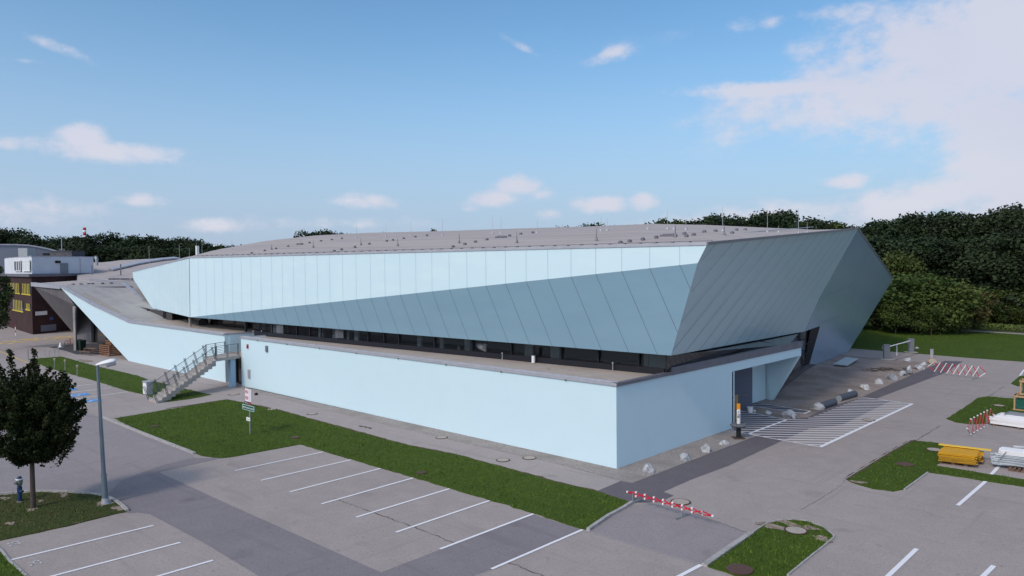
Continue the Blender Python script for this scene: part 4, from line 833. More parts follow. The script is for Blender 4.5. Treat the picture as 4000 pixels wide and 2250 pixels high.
for t, w, h in ((-.08, .07, .05), (.05, .10, .07), (.3, .15, .11), (.7, .20, .13), (.92, .18, .10), (1.0, .10, .05)):
    c = a+dx*t; ringsA.append([c+sd_*w*math.cos(q)+up_*(h*math.sin(q) if math.sin(q) > 0 else h*.55*math.sin(q)) for q in np.linspace(0, math.tau, 17)[:-1]])
mb.add([p for r in ringsA for p in r], [[i*16+j, i*16+(j+1) % 16, (i+1)*16+(j+1) % 16, (i+1)*16+j] for i in range(5) for j in range(16)]+[list(range(16)), list(range(80, 96))])
part(mb, 'lamp_head', M_WPL, L0, True)
mb = MB(); c = a+dx*.68-up_*.09; mb.tube(c-dxu*.18, c+dxu*.18, .10, .10, 10); part(mb, 'lamp_glass', M_CAP, L0)
# ------------------------------------------------------------------ hydrant
hy = thing('fire_hydrant', 'dark blue pillar hydrant with grey head beside the round tree', 'hydrant', tuple(G(78, 1960)))
mb = MB(); mb.tube((0, 0, 0), (0, 0, .72), .085, .085, 14); mb.tube((0, 0, .40), (.0, 0, .62), .10, .10, 14); mb.tube((.02, .0, .5), (.20, .06, .46), .055, .06, 10); part(mb, 'body', M_HYD, hy)
mb = MB(); mb.tube((0, 0, .70), (0, 0, .80), .09, .125, 14); mb.tube((0, 0, .80), (0, 0, .96), .125, .13, 14); mb.tube((.05, -.1, .86), (.12, -.2, .84), .045, .045, 10); part(mb, 'head', M_HYDG, hy)
mb = MB(); mb.tube((0, 0, .96), (0, 0, 1.0), .145, .14, 14); mb.mi = 1; mb.tube((0, 0, 1.0), (0, 0, 1.09), .12, .06, 14); part(mb, 'cap', [M_WPNT, M_HYD], hy)
# ------------------------------------------------------------------ sign post
sp = G(977, 1697); sg = thing('sign_post', 'signpost on the front lawn with pink-white notice, dark and green direction boards', 'signpost', tuple(sp), 0)
mb = MB(); mb.tube((0, 0, 0), (0, 0, 2.75), .04, .04, 10); part(mb, 'pole', M_STEEL, sg)
def board(name, cx, z0, z1, w, m, brd=None):
    mb = MB(); mb.box((cx, -.07, (z0+z1)/2), (w, .03, z1-z0)); o = part(mb, name, m, sg)
    if brd is not None:
        m2 = MB(); t = .03; zc = (z0+z1)/2
        for (x, z, ww, hh) in ((cx, z0, w+t, t), (cx, z1, w+t, t), (cx-w/2, zc, t, z1-z0), (cx+w/2, zc, t, z1-z0)): m2.box((x, -.075, z), (ww, .045, hh))
        f = m2.build('border', brd); f.parent = o
    return o
def stext(o, body, size, x, z, m, sx=1.0):
    t = text_mesh(body, size, 'lettering', m, o, .003); t.location = (x, -.092, z); t.rotation_euler = (math.pi/2, 0, 0); t.scale = (sx, 1, 1); return t
b1 = board('notice_board', 0, 1.98, 2.72, .42, M_PINK)
for zc in (2.54, 2.19):
    m2 = MB(); R_ = [( -.09+.085*math.cos(t), zc+.105*math.sin(t)) for t in np.linspace(0, math.tau, 25)]
    for p, q in zip(R_[:-1], R_[1:]): m2.bar((p[0], -.092, p[1]), (q[0], -.092, q[1]), .012, .02)
    m2.bar((-.15, -.092, zc+.07), (-.03, -.092, zc-.07), .012, .02); m2.mi = 1; m2.box((-.09, -.09, zc), (.06, .01, .07)); o = m2.build('prohibition_symbol', [M_RED, M_BLACK]); o.parent = b1
m2 = MB()
for k in range(10): m2.box((.10, -.088, 2.66-k*.068), (.14 if k % 3 else .10, .006, .012))
o = m2.build('small_print', M_GREYM); o.parent = b1
b2 = board('dark_board', -.05, 1.80, 1.955, .42, mat('navy_board', (.012, .01, .03), .5)); m2 = MB(); m2.box((.11, -.088, 1.878), (.10, .01, .155)); o = m2.build('red_field', M_RED); o.parent = b2; stext(b2, 'Siemens', .09, -.09, 1.878, M_WPNT, .8)
b3 = board('green_board', 0, 1.46, 1.74, .80, M_GRN, mat('mint_border', (.36, .52, .48), .5)); stext(b3, 'Physiotherapie', .135, .06, 1.60, M_WPNT, .78)
m2 = MB(); m2.box((-.31, -.09, 1.60), (.10, .008, .025)); m2.add([(-.38, -.092, 1.60), (-.32, -.092, 1.66), (-.32, -.092, 1.54)], [[0, 1, 2]]); o = m2.build('arrow', M_WPNT); o.parent = b3
b4 = board('small_board', -.03, .82, 1.02, .26, M_WPNT); m2 = MB(); m2.box((-.03, -.09, .92), (.12, .008, .02)); m2.add([(-.13, -.092, .92), (-.09, -.092, .95), (-.09, -.092, .89), (.07, -.092, .92), (.03, -.092, .95), (.03, -.092, .89)], [[0, 1, 2], [3, 4, 5]]); o = m2.build('double_arrow', M_BLACK); o.parent = b4
for b in (b1, b2, b3, b4): b.scale.x = 1.72
# ------------------------------------------------------------------ barriers
def barrier(P0, P1, n, zl, zh, label, feet, style, ft=None):
    P0 = np.array(P0, float); P1 = np.array(P1, float); d = (P1-P0); Ln = np.linalg.norm(d[:2]); ang = math.atan2(d[1], d[0])
    t = thing('folding_barrier', label, 'barrier', (P0[0], P0[1], 0), ang, 'red and white scissor barriers closing the car park')
    s = Ln/(n+1); zm = (zl+zh)/2
    def brd(a, b, y, two):
        mb = MB(); A = np.array([a[0], y, a[1]]); B = np.array([b[0], y, b[1]])
        if style == 'solid': mb.bar(A, B, .02, .055, (0, 1, 0) if abs(B[2]-A[2]) > 9 else (0, 0, 1)); part(mb, 'slat', M_RED if two else M_WPNT, t)
        else:
            dd = B-A; mb.bar(A+dd*.0, B, .02, .045 if zh < .6 else .032); mb.mi = 1
            for q in (0, 1): c = A+dd*q; mb.box(c, (.06, .03, .065))
            part(mb, 'slat', [M_RED, M_WPNT], t)
    for k in range(n-1):
        x = s*(k+1); brd((x, zl), (x+s, zh), -.02, False); brd((x, zh), (x+s, zl), .02, True)
    for (x, xx) in ((s, 0), (s*n, s*(n+1))): brd((x, zh), (xx, zm), -.02, x > s); brd((x, zl), (xx, zm), .02, x <= s)
    for f in feet:
        x = Ln*f; mb = MB(); mb.bar((x, -.45, .03), (x, .45, .03), .09, .06); mb.bar((x, 0, .03), (x, 0, zh if style != 'solid' else zm), .045, .045); part(mb, 'foot', M_STEEL, t)
a = G(3640, 1467); b = G(3835, 1484)
e0, e1 = G(3656, 1463.4), G(3809.5, 1481); dd = e1-e0
barrier(e0-dd*.21, e1+dd*.26, 8, .22, 1.12, 'red and white lattice barrier stretched across the road near the boulders', (.145, .82), 'solid')
e0, e1 = G(2471, 1965), G(2684.8, 2028); dd = e1-e0
barrier(e0-dd*.10, e1+dd*.42, 8, .33, .49, 'low stretched red barrier with white joints across the lawn tip', (.07, .66), 'joint')
e0, e1 = G(3795, 1702), G(3856, 1667); dd = e1-e0
barrier(e0-dd*.26, e1+dd*.42, 7, .12, .98, 'half folded red barrier standing beside the white frame stack', (.17, .74), 'joint')
# ------------------------------------------------------------------ boulders
from mathutils import noise as mn
def boulder(u, v, w, label, m=M_STONE, sy=.75, sz=.62, seed=0, group='boulders edging the gravel'):
    p = G(u, v); D = math.hypot(p[0], p[1]); r = w*.50*math.hypot(D, HC)/FP
    bm = bmesh.new(); bmesh.ops.create_icosphere(bm, subdivisions=4, radius=1)
    rr = random.Random(seed); cuts = []
    for k in range(13):
        n = Vector((rr.uniform(-1, 1), rr.uniform(-1, 1), rr.uniform(-.6, 1))).normalized(); cuts.append((n, rr.uniform(.50, .80)))
    for vv in bm.verts:
        co = vv.co.copy()
        for n, dist in cuts:
            k = co.dot(n)-dist
            if k > 0: co -= n*k
        co += co.normalized()*(mn.fractal(co*3+Vector((seed, 0, 0)), .8, 2, 4)*.05)
        vv.co = Vector((co.x*r, co.y*r*sy, co.z*r*sz+r*sz*.45))
    me = bpy.data.meshes.new('boulder'); bm.to_mesh(me); bm.free(); me.materials.append(m)
    o = bpy.data.objects.new('boulder', me); COL.objects.link(o); o.location = (p[0], p[1]+r*.4, 0); o.rotation_euler = (0, 0, rr.uniform(0, 3)); return tag(o, label, 'boulder', group)
bl = [(2527, 1846, 54, 'squarish pale boulder nearest the building corner', .9, .95), (2670, 1800, 58, 'second pale boulder from the building corner', .8, .8), (2752, 1766, 56, 'rounded pale boulder third from the building corner', .8, .8),
 (2824, 1738, 46, 'low pale boulder just before the cigarette-shaped post', .7, .6), (2998, 1622, 38, 'small dark boulder in the gravel before the grey door', .8, .7), (3076, 1634, 72, 'wide grey boulder at the tip of the hatched strip', .7, .62),
 (3184, 1601, 58, 'white boulder against the end of the near dark pipe', .7, .7), (3319, 1541, 44, 'grey boulder behind the far dark pipe', .8, .7), (3374, 1522, 50, 'slate blue boulder next after the far dark pipe', .7, .65),
 (3428, 1501, 52, 'broad white boulder midway along the gravel edge', .6, .55), (3476, 1485, 42, 'blue-grey pointed boulder past the broad white one', .8, .8), (3521, 1468, 40, 'leaning slab-like boulder along the gravel edge', .8, .7),
 (3551, 1456, 30, 'thin upright grey boulder beside the leaning slab', .7, 1.1), (3590, 1444, 46, 'pale boulder just before the lattice barrier', .7, .55), (3607, 1427, 22, 'small white boulder behind the one near the lattice barrier', .8, .8),
 (3540, 1413, 38, 'pale flat boulder at the back edge of the gravel bed', .6, .6), (2944, 1611, 22, 'little dark stone beside the white bucket', .8, .7), (3582, 1364, 20, 'white stone on the verge behind the gate', .6, .6)]
for i, (u, v, w, lab, sy, sz) in enumerate(bl): boulder(u, v, w, lab, M_STONE, sy, sz, i+3)
boulder(3640, 1420, 52, 'tan boulder behind the left end of the lattice barrier', M_STONET, .8, .5, 40)
def thing1(mb, name, m, label, cat, group=None, smooth=False, loc=None): return tag(mb.build(name, m, None, smooth, loc), label, cat, group)
def pipe(a, b, r, label):
    a = G(*a); b = G(*b); mb = MB(); mb.tube(a+(0, 0, r*.8), b+(0, 0, r*.8), r, r, 20); d = (b-a)/np.linalg.norm(b-a); mb.mi = 1; mb.tube(a+(0, 0, r*.8)-d*.01, a+(0, 0, r*.8)-d*.02, r*.88, r*.88, 20)
    thing1(mb, 'drain_pipe', [M_PIPE, mat('pipe_mouth', (.22, .24, .27), .7)], label, 'pipe', 'dark pipes lying among the boulders')
pipe((3277, 1567), (3338, 1549), .25, 'far dark pipe with pale open end among the boulders'); pipe((3207, 1598), (3258, 1581), .25, 'near dark pipe lying behind the white boulder')
c = [G(3254.9, 1430.7), G(3308.7, 1436), G(3354, 1412), G(3304.6, 1406)]
mb = MB(); N_ = 36; pr = []
for i in range(N_+1):
    t = i/N_; z = .18+.06*math.sin(t*math.pi*14); a = c[0]+(c[1]-c[0])*t; b = c[3]+(c[2]-c[3])*t; pr.append(((a[0], a[1], z), (b[0], b[1], z+.1)))
for i in range(N_): mb.quad(pr[i][0], pr[i+1][0], pr[i+1][1], pr[i][1]); 
for i in range(N_): q = lambda p: (p[0], p[1], p[2]-.012); mb.quad(q(pr[i][0]), q(pr[i+1][0]), q(pr[i+1][1]), q(pr[i][1]))
thing1(mb, 'corrugated_sheet', M_SHEET, 'pale corrugated sheet lying on the gravel bed', 'metal sheet', smooth=False)
mb = MB()
for k in range(50):
    p = G(random.uniform(3400, 3500), random.uniform(1440, 1452)); q = p+np.array([random.uniform(-.8, .8), random.uniform(-.8, .8), 0]); mb.bar(p+(0, 0, .04), q+(0, 0, .06), .03)
for k in range(24):
    p = G(random.uniform(3520, 3570), random.uniform(1440, 1462)); q = p+np.array([random.uniform(-.6, .6), random.uniform(-.6, .6), 0]); mb.bar(p+(0, 0, .04), q+(0, 0, .06), .03)
tag(mb.build('twigs', M_BARK), 'dry twigs scattered on the gravel bed', 'twigs', None, 'stuff')
# ------------------------------------------------------------------ gate, bollard
gp = G(3463, 1403.6); gq = G(3558, 1376.5); gt = thing('barrier_gate', 'grey barrier gate with white boom across the road behind the hall', 'gate', tuple(gp))
dq = gq-gp
for nm, o_, h, w in (('gate_housing', np.zeros(3), 1.45, .62), ('gate_post', dq, 1.45, .62)):
    mb = MB(); mb.box((o_[0], o_[1], h/2), (w*.9, w*.7, h), .5); mb.box((o_[0], o_[1], h+.03), (w*1.0, w*.8, .10), .5); mb.box((o_[0]-.35, o_[1], h-.28), (.2, .3, .35), .5); part(mb, nm, M_GREYM, gt)
    mb = MB(); mb.box((o_[0], o_[1], .03), (1.2, 1.0, .06), .5); part(mb, 'footing', M_KERB, gt)
mb = MB(); mb.tube((.1, .1, 1.28), tuple(dq+(0, 0, 1.3)), .055, .05, 8); part(mb, 'boom', M_WPNT, gt)
mb = MB(); m_ = dq*.42+(0, 0, 1.29); mb.tube(m_-dq*.02, m_+dq*.03, .065, .065, 8); part(mb, 'red_band', M_RED, gt); mb = MB(); mb.tube(m_, m_-(0, 0, 1.2), .02, .02, 6); mb.tube(m_-dq*.03, m_-dq*.03-(0, 0, 1.2), .02, .02, 6); part(mb, 'boom_prop', M_WPNT, gt)
p = G(3640.5, 1400); mb = MB(); mb.box((p[0], p[1], .45), (.26, .26, .9)); mb.box((p[0], p[1], .93), (.30, .30, .06)); mb.box((p[0], p[1], .02), (.5, .5, .05)); thing1(mb, 'bollard', M_CAP, 'pale grey square bollard behind the tan boulder', 'bollard')
# ------------------------------------------------------------------ cigarette post etc.
p = G(2885, 1712); cg = thing('ashtray_post', 'giant cigarette-shaped ashtray post with orange tip and stone ring', 'ashtray', tuple(p))
mb = MB(); mb.tube((0, 0, 0), (0, 0, .04), .46, .44, 4); mb.tube((0, 0, 0), (0, 0, .06), .22, .2, 12); part(mb, 'base_plate', M_RUST, cg)
mb = MB(); mb.tube((0, 0, .03), (0, 0, .72), .13, .13, 16); part(mb, 'stand', M_BLACK, cg)
mb = MB(); mb.tube((0, 0, .70), (0, 0, .76), .44, .48, 24); mb.tube((0, 0, .76), (0, 0, .84), .48, .38, 24); part(mb, 'stone_ring', mat('grey_ring', (.13, .135, .155), .8, noise=[(8, .4, .7, (.08, .09, .10), 3)]), cg, False)
mb = MB(); mb.tube((0, 0, .82), (0, 0, 1.66), .10, .10, 18); cgb = part(mb, 'cigarette_body', M_WPL, cg, False)
mb = MB(); mb.tube((0, 0, 1.66), (0, 0, 1.97), .105, .105, 18); part(mb, 'cigarette_tip', M_ORG, cg, False)
m2 = MB(); vd = -ray(2885, 1600); vd = vd*(1, 1, 0)/np.linalg.norm(vd*(1, 1, 0)); sdv = np.array([-vd[1], vd[0], 0]); bz = vd*.105+np.array([0, 0, -.30])
R_ = [bz+sdv*.05*math.cos(t)+np.array([0, 0, 1.66+.05*math.sin(t)]) for t in np.linspace(0, math.tau, 13)]
for a, b in zip(R_[:-1], R_[1:]): m2.bar(a, b, .018, .018)
m2.bar(bz+sdv*-.06+np.array([0, 0, 1.50]), bz+sdv*.055+np.array([0, 0, 1.60]), .03, .03); m2.bar(bz+sdv*-.06+np.array([0, 0, 1.58]), bz+sdv*.055+np.array([0, 0, 1.48]), .03, .03); m2.bar(bz+np.array([0, 0, 1.78]), bz+np.array([0, 0, 1.86]), .03, .03)
o = m2.build('black_symbol', M_BLACK); o.parent = cgb
pa = G(2872, 1652); mb = MB(); mb.bar(pa+(0, 0, .0), pa+(0, 0, 1.75), .32, .05, (0, 1, 0)); thing1(mb, 'leaning_board', M_WOODL, 'pale wooden board standing upright by the wall behind the cigarette post', 'board', loc=tuple(pa))
p = G(2930, 1611); bk_ = thing('bucket', 'small white plastic bucket at the foot of the grey door', 'bucket', tuple(p)); mb = MB(); mb.tube((0, 0, 0), (0, 0, .36), .15, .19, 16); part(mb, 'pail', M_WPL, bk_); mb = MB(); mb.tube((0, 0, .33), (0, 0, .37), .205, .205, 16); part(mb, 'rim', M_WPNT, bk_)
# ------------------------------------------------------------------ manholes and grates
def manhole(u, v, r, label, kind='ring', z=.018):
    p = G(u, v); t = thing('manhole_cover' if kind != 'grate' else 'drain_grate', label, 'manhole cover' if kind != 'grate' else 'drain grate', (p[0], p[1], z))
    if kind == 'grate':
        mb = MB(); mb.tube((0, 0, 0), (0, 0, .03), r, r, 28); part(mb, 'frame', M_RUST, t)
        mb = MB()
        for k in range(-5, 6): x = k*r/6; h = math.sqrt(max(0, r*r-x*x))*.9; mb.bar((x, -h, .035), (x, h, .035), r*.07, .03)
        part(mb, 'bars', mat('iron_bar', (.15, .09, .08), .7), t)
    else:
        mb = MB(); mb.tube((0, 0, 0), (0, 0, .012), r, r, 36); mb.box((r*.68, 0, .010), (r*.3, r*.3, .012)); part(mb, 'iron_ring', M_RUST, t)
        mb = MB(); mb.tube((0, 0, .012), (0, 0, .018), r*.84, r*.84, 36); part(mb, 'cover', M_MHC if kind == 'ring' else M_SOILB, t)
manhole(2659, 1962, .42, 'round manhole cover in the road beside the low red barrier')
manhole(1965, 1798.5, .36, 'left one of the two neighbouring manhole covers on the footpath'); manhole(2068, 1790, .37, 'right one of the two neighbouring manhole covers on the footpath')
manhole(1725, 1710, .36, 'lone manhole cover midway along the footpath'); manhole(1219, 1617.5, .36, 'manhole cover on the footpath right of the signpost')
manhole(914, 1541, .42, 'manhole cover before the glass entrance under the stairs'); manhole(1061, 1600, .36, 'half overgrown manhole cover at the lawn edge behind the signpost')
manhole(3109, 2077, .42, 'pale manhole cover in the nearest grass island', z=.05); manhole(2890, 2232, .42, 'rusty drain grate at the front of the nearest grass island', 'grate', .05)
manhole(1152, 1712, .27, 'brown sunken cover in the lawn right of the signpost', 'soil', .05); manhole(1646, 1850, .25, 'brown sunken cover in the lawn by the fourth bay line', 'soil', .05)
manhole(604, 1667, .27, 'brown sunken cover in the left part of the front lawn', 'soil', .05); manhole(3535, 1817, .42, 'rusty drain cover in the middle grass island', 'soil', .05)
manhole(3650, 1760, .40, 'pale manhole cover behind the yellow boards', z=.05); manhole(3903, 1587, .36, 'pale manhole cover in the upper grass island', z=.05)
manhole(3393, 1642, .38, 'manhole cover inside the hatched zone')
for k, (u, v) in enumerate(((1410, 1666), (1428, 1669), (1445, 1673))):
    p = G(u, v); mb = MB(); mb.box((p[0], p[1], .02), (.30, .12, .02)); mb.box((p[0], p[1], .032), (.22, .06, .01))
    thing1(mb, 'valve_cover', M_BLACK, ('left', 'middle', 'right')[k]+'most small dark valve lid in the row of three on the footpath' if k != 1 else 'middle small dark valve lid in the row of three on the footpath', 'valve cover', 'valve lids in the footpath')
p = G(1001, 1543.5); mb = MB(); mb.box((p[0], p[1], .08), (.2, .2, .16)); mb.tube((p[0], p[1], .16), (p[0], p[1], .2), .07, .05, 8); thing1(mb, 'small_bollard', M_BLACK, 'small black stub on the footpath by the wall corner', 'stub')
# ------------------------------------------------------------------ stacks of material on the right
def pallet(label, P, rz, parent=None, L_=1.2, W_=.8, group='wooden pallets', m=M_WOODD):
    t = thing('wooden_pallet', label, 'pallet', tuple(P), rz, group); mb = MB()
    for y in (-W_/2+.06, 0, W_/2-.06):
        mb.box((0, y, .011), (L_, .1, .022))
        for x in (-L_/2+.07, 0, L_/2-.07): mb.box((x, y, .06), (.14, .1, .078))
    part(mb, 'blocks', m, t); mb = MB()
    for k in range(7): mb.box((-L_/2+.06+k*(L_-.12)/6, 0, .122), (.1, W_, .022))
    part(mb, 'deck', m, t); return t
def boards(mb, x0, x1, y0, y1, z0, n, th, jx, gap=.004, split=None, jy=.04):
    for k in range(n):
        a = random.uniform(-jx, jx); b = random.uniform(-jx, jx); w = (y1-y0)
        ks = split or 3
        for s in range(ks): mb.box(((x0+x1)/2+a+random.uniform(-jx, jx)*.5, y0+w*(s+.5)/ks+random.uniform(-jy, jy)*.4, z0+th*(k+.5)), (x1-x0+b, w/ks-.01, th-gap), random.uniform(-.015, .015))
fl, frr, rr_ = G(3664, 1812), G(3804.6, 1830), G(3839, 1801)
dxv = (frr-fl)[:2]; wyb = np.linalg.norm(dxv); ang = math.atan2(dxv[1], dxv[0])
Pp = fl[:2]+dxv*.42+np.array([-math.sin(ang), math.cos(ang)])*.55
pallet('old grey pallet under the stack of yellow boards', (Pp[0], Pp[1], .004), ang)
ys_ = thing('board_stack', 'stack of worn yellow formwork boards on a pallet at the grass island', 'board stack', (fl[0], fl[1], 0), ang)
mb = MB(); boards(mb, .02, 1.62, .0, 1.0, .14, 6, .045, .06, .016, 2, .08); boards(mb, .1, 1.75, .9, 1.9, .14, 5, .045, .08, .016, 2, .08); part(mb, 'lower_boards', M_YBOARD, ys_)
mb = MB(); boards(mb, .0, 1.60, .02, 1.05, .41, 4, .045, .07, .016, 2, .08); boards(mb, .15, 1.72, 1.05, 1.95, .37, 4, .045, .09, .016, 2, .08); part(mb, 'upper_boards', mat('yellow_board_top', (.60, .31, .015), .7, noise=[((1.2, 5, 40), .5, .7, (.5, .24, .02), 4), (2.5, .6, .74, (.42, .22, .04), 4)]), ys_)
mb = MB(); mb.box((1.0, 1.75, .60), (2.25, .28, .03), .0); part(mb, 'top_plank', mat('yellow_plank', (.76, .50, .06), .7), ys_)
# white frame stack
a = G(3856, 1658); wl = thing('frame_stack', 'flat stack of white metal frames on timbers behind the half folded barrier', 'frame stack', (a[0], a[1], 0), math.atan2(*(G(4000, 1678)-a)[[1, 0]]))
mb = MB()
for x in (.4, 1.7, 3.0): mb.box((x, .9, .05), (.12, 2.2, .1))
part(mb, 'timbers', M_WOODD, wl); mb = MB()
for k in range(7):
    z = .13+k*.055
    for y in np.linspace(.02, 2.0, 8): mb.box((1.9+random.uniform(-.12, .12)+y*.1, y+random.uniform(-.05, .05), z), (3.6+random.uniform(-.1, .1), .10, .045), random.uniform(-.02, .02))
    mb.box((.15+random.uniform(0, .1), 1.0, z), (.09, 2.0, .045), random.uniform(-.03, .03)); mb.box((3.6, 1.0, z), (.09, 2.0, .045))
part(mb, 'white_frames', M_WPNT, wl); mb = MB()
for y in (1.5, 1.85, 2.2): mb.box((2.1, y, .55), (3.2, .09, .06), -.05)
mb.box((.55, 1.7, .55), (.09, .8, .06)); part(mb, 'top_frame', M_STEEL, wl)
# bar stack
a = G(3880, 1828); pallet('dark pallet under the heap of grey metal bars', (a[0]+1.2, a[1]+.3, .004), .05)
bs = thing('bar_stack', 'untidy heap of pale grey metal bars beside the bay line on the right', 'metal bar stack', (a[0], a[1], 0), math.radians(8))
mb = MB()
for k in range(46):
    x = random.uniform(-.15, .1); z = .17+.011*k; y = random.uniform(.05, .75); tl = random.uniform(-.05, .05); mb.bar((x, y, z+tl), (x+3.0, y+random.uniform(-.22, .22), z-tl*.6), .05, .035)
part(mb, 'loose_bars', M_ALU, bs); mb = MB()
for r_ in range(5):
    for k in range(8): mb.box((1.7+random.uniform(-.06, .06), .12+k*.10, .70+r_*.045), (2.9, .085, .035), random.uniform(-.01, .01))
part(mb, 'bundled_bars', M_WPNT, bs); mb = MB()
for k in range(4): mb.bar((.15, .1+k*.1, .25), (.5+k*.04, .0+k*.12, .85), .05, .03)
part(mb, 'angled_brackets', M_STEEL, bs)
def crate(P, w, d, h, label, rz=0, glass=True, group='crates of green glass sheets', lift=0.0):
    t = thing('glass_crate' if glass else 'wooden_crate', label, 'crate', (P[0], P[1], lift), rz, group); mb = MB(); f = .09
    for x in (-w/2, w/2):
        for y in (-d/2, d/2): mb.box((x, y, h/2), (f, f, h))
    for z in (.06, h-.05):
        for y in (-d/2-.07, d/2+.07): mb.box((0, y, z), (w+f, .03, .12))
        for x in (-w/2-.07, w/2+.07): mb.box((x, 0, z), (.03, d+.2, .12))
    for k in range(5): mb.box((-w/2+.1+k*(w-.2)/4, 0, .0), (.12, d, .04))
    part(mb, 'timber_frame', M_WOODL, t)
    if glass:
        mb = MB()
        for k in range(9): mb.box((0, -d/2+.1+k*(d-.2)/8, h*.52), (w-.16, .05, h*.78))
        part(mb, 'glass_sheets', M_GGLASS, t)
    return t
g = G(3952, 1604); crate((g[0]+1.1, g[1]+.9), 2.0, 1.3, 1.0, 'lower timber crate packed with dark green glass at the right edge', .03); crate((g[0]+1.25, g[1]+1.0), 1.7, 1.0, .95, 'upper timber crate of green glass stacked at the right edge', .03, lift=1.04)
g = G(3960, 1788); t = crate((g[0]+.8, g[1]+.5), 1.4, .9, .28, 'open pale timber crate holding a metal bar, behind the bar heap', .02, False, None); mb = MB(); mb.bar((-.5, -.1, .30), (.6, .2, .36), .09, .06); o = part(mb, 'slats', M_WOODL, t)
mb = MB(); P = G(3985, 1778); mb.bar((P[0]-.3, P[1], .42), (P[0]+.6, P[1]+.15, .46), .09, .07); mb.bar((P[0]-.25, P[1]-.1, .40), (P[0]+.5, P[1]+.05, .44), .04, .05); thing1(mb, 'metal_bar', M_ALU, 'short pale metal bar lying across the open timber crate', 'metal bar')
# ------------------------------------------------------------------ things by the left entrance
def wheelie(P, label):
    t = thing('waste_bin', label, 'bin', tuple(P), .2, 'dark bins by the canopy column'); mb = MB()
    mb.hull8([(-.25, -.3, .08), (.25, -.3, .08), (.25, .28, .08), (-.25, .28, .08)], [(-.33, -.38, 1.12), (.33, -.38, 1.12), (.33, .36, 1.12), (-.33, .36, 1.12)]); part(mb, 'bin_body', M_BIN, t)
    mb = MB(); mb.hull8([(-.36, -.42, 1.12), (.36, -.42, 1.12), (.36, .4, 1.12), (-.36, .4, 1.12)], [(-.3, -.34, 1.22), (.3, -.34, 1.22), (.3, .34, 1.26), (-.3, .34, 1.26)]); part(mb, 'lid', M_BIN, t)
    for x in (-.28, .28): mb = MB(); mb.tube((x-.03, .3, .1), (x+.03, .3, .1), .1, .1, 12); part(mb, 'wheel', M_BLACK, t)
wheelie(G(306, 1366), 'dark green bin directly right of the canopy column'); wheelie(G(322, 1367)+(.2, -.1, 0), 'dark green bin next to the first, nearer the concrete wall')
bp = G(282, 1350); bk = thing('bicycle', 'dark red bicycle parked left of the canopy column', 'bicycle', tuple(bp), 1.2)
for x in (-.52, .52):
    mb = MB(); R_ = [(x+.34*math.cos(t), 0, .35+.34*math.sin(t)) for t in np.linspace(0, math.tau, 21)]
    for a, b in zip(R_[:-1], R_[1:]): mb.bar(a, b, .05)
    for t in np.linspace(0, math.tau, 9)[:-1]: mb.bar((x, 0, .35), (x+.33*math.cos(t), 0, .35+.33*math.sin(t)), .012)
    part(mb, 'wheel', M_BLACK, bk)
mb = MB()
for a, b in (((-.52, 0, .35), (-.12, 0, .33)), ((-.12, 0, .33), (-.2, 0, .85)), ((-.52, 0, .35), (-.18, 0, .75)), ((-.18, 0, .75), (.38, 0, .82)), ((-.12, 0, .33), (.38, 0, .75)), ((.35, 0, .95), (.52, 0, .35))): mb.tube(a, b, .022, .022, 6)
part(mb, 'frame', M_RED, bk); mb = MB(); mb.box((-.22, 0, .9), (.24, .12, .06)); part(mb, 'saddle', M_BLACK, bk); mb = MB(); mb.bar((.36, -.28, 1.0), (.36, .28, 1.0), .03); part(mb, 'handlebar', M_BLACK, bk)
def hoop(P, ang, label):
    mb = MB(); d = np.array([math.cos(ang), math.sin(ang), 0])*.45; p = np.array(P)
    mb.tube(p-d, p-d+(0, 0, .72), .028, .028, 8); mb.tube(p+d, p+d+(0, 0, .72), .028, .028, 8); mb.tube(p-d+(0, 0, .72), p-d*.85+(0, 0, .85), .028, .028, 8); mb.tube(p+d+(0, 0, .72), p+d*.85+(0, 0, .85), .028, .028, 8); mb.tube(p-d*.85+(0, 0, .85), p+d*.85+(0, 0, .85), .028, .028, 8)
    thing1(mb, 'bike_stand', M_STEEL, label, 'bike stand', 'steel bike stands on the paving')
hoop(G(184, 1392), .2, 'left steel bike hoop on the paving above the round tree'); hoop(G(222, 1390), .2, 'right steel bike hoop on the paving above the round tree')
p = G(110, 1401); mb = MB(); mb.tube(p, p+(0, 0, 1.0), .035, .035, 8); mb.tube(p+(0, 0, .98), p+(0, 0, 1.05), .05, .03, 8); thing1(mb, 'thin_post', M_CAPD, 'thin grey post at the left tip of the stair lawn', 'post')
p = G(236.8, 1357); cn = thing('marker_cone', 'small white cone on the dark paving left of the canopy column', 'cone', tuple(p)); mb = MB(); mb.box((0, 0, .03), (.5, .5, .06)); part(mb, 'foot', M_WPL, cn); mb = MB(); mb.tube((0, 0, .05), (0, 0, .62), .22, .08, 12); part(mb, 'body', M_WPL, cn)
p = G(62, 1312); mk = thing('marker_pole', 'leaning red and white marker pole before the brown building', 'marker pole', tuple(p))
for i in range(4): mb = MB(); mb.tube((-.05*i, 0, .45*i), (-.05*(i+1), 0, .45*(i+1)), .05, .05, 8); part(mb, 'pole_section', M_WPNT if i % 2 == 0 else M_RED, mk)
tb = thing('picnic_table', 'dark picnic table with benches beside the pallet boxes', 'picnic table', tuple(G(357, 1386)), .35)
mb = MB()
for k in range(4): mb.box((0, -.27+k*.18, .74), (1.8, .16, .04))
part(mb, 'table_top', M_WOODD, tb)
for s in (-1, 1):
    mb = MB(); mb.box((0, s*.72, .44), (1.8, .28, .04)); part(mb, 'bench', M_WOODD, tb); mb = MB(); mb.bar((s*.7, -.7, .0), (s*.7, -.25, .74), .06); mb.bar((s*.7, .7, 0), (s*.7, .25, .74), .06); mb.bar((s*.7, -.8, .4), (s*.7, .8, .4), .06); part(mb, 'leg', M_WOODD, tb)
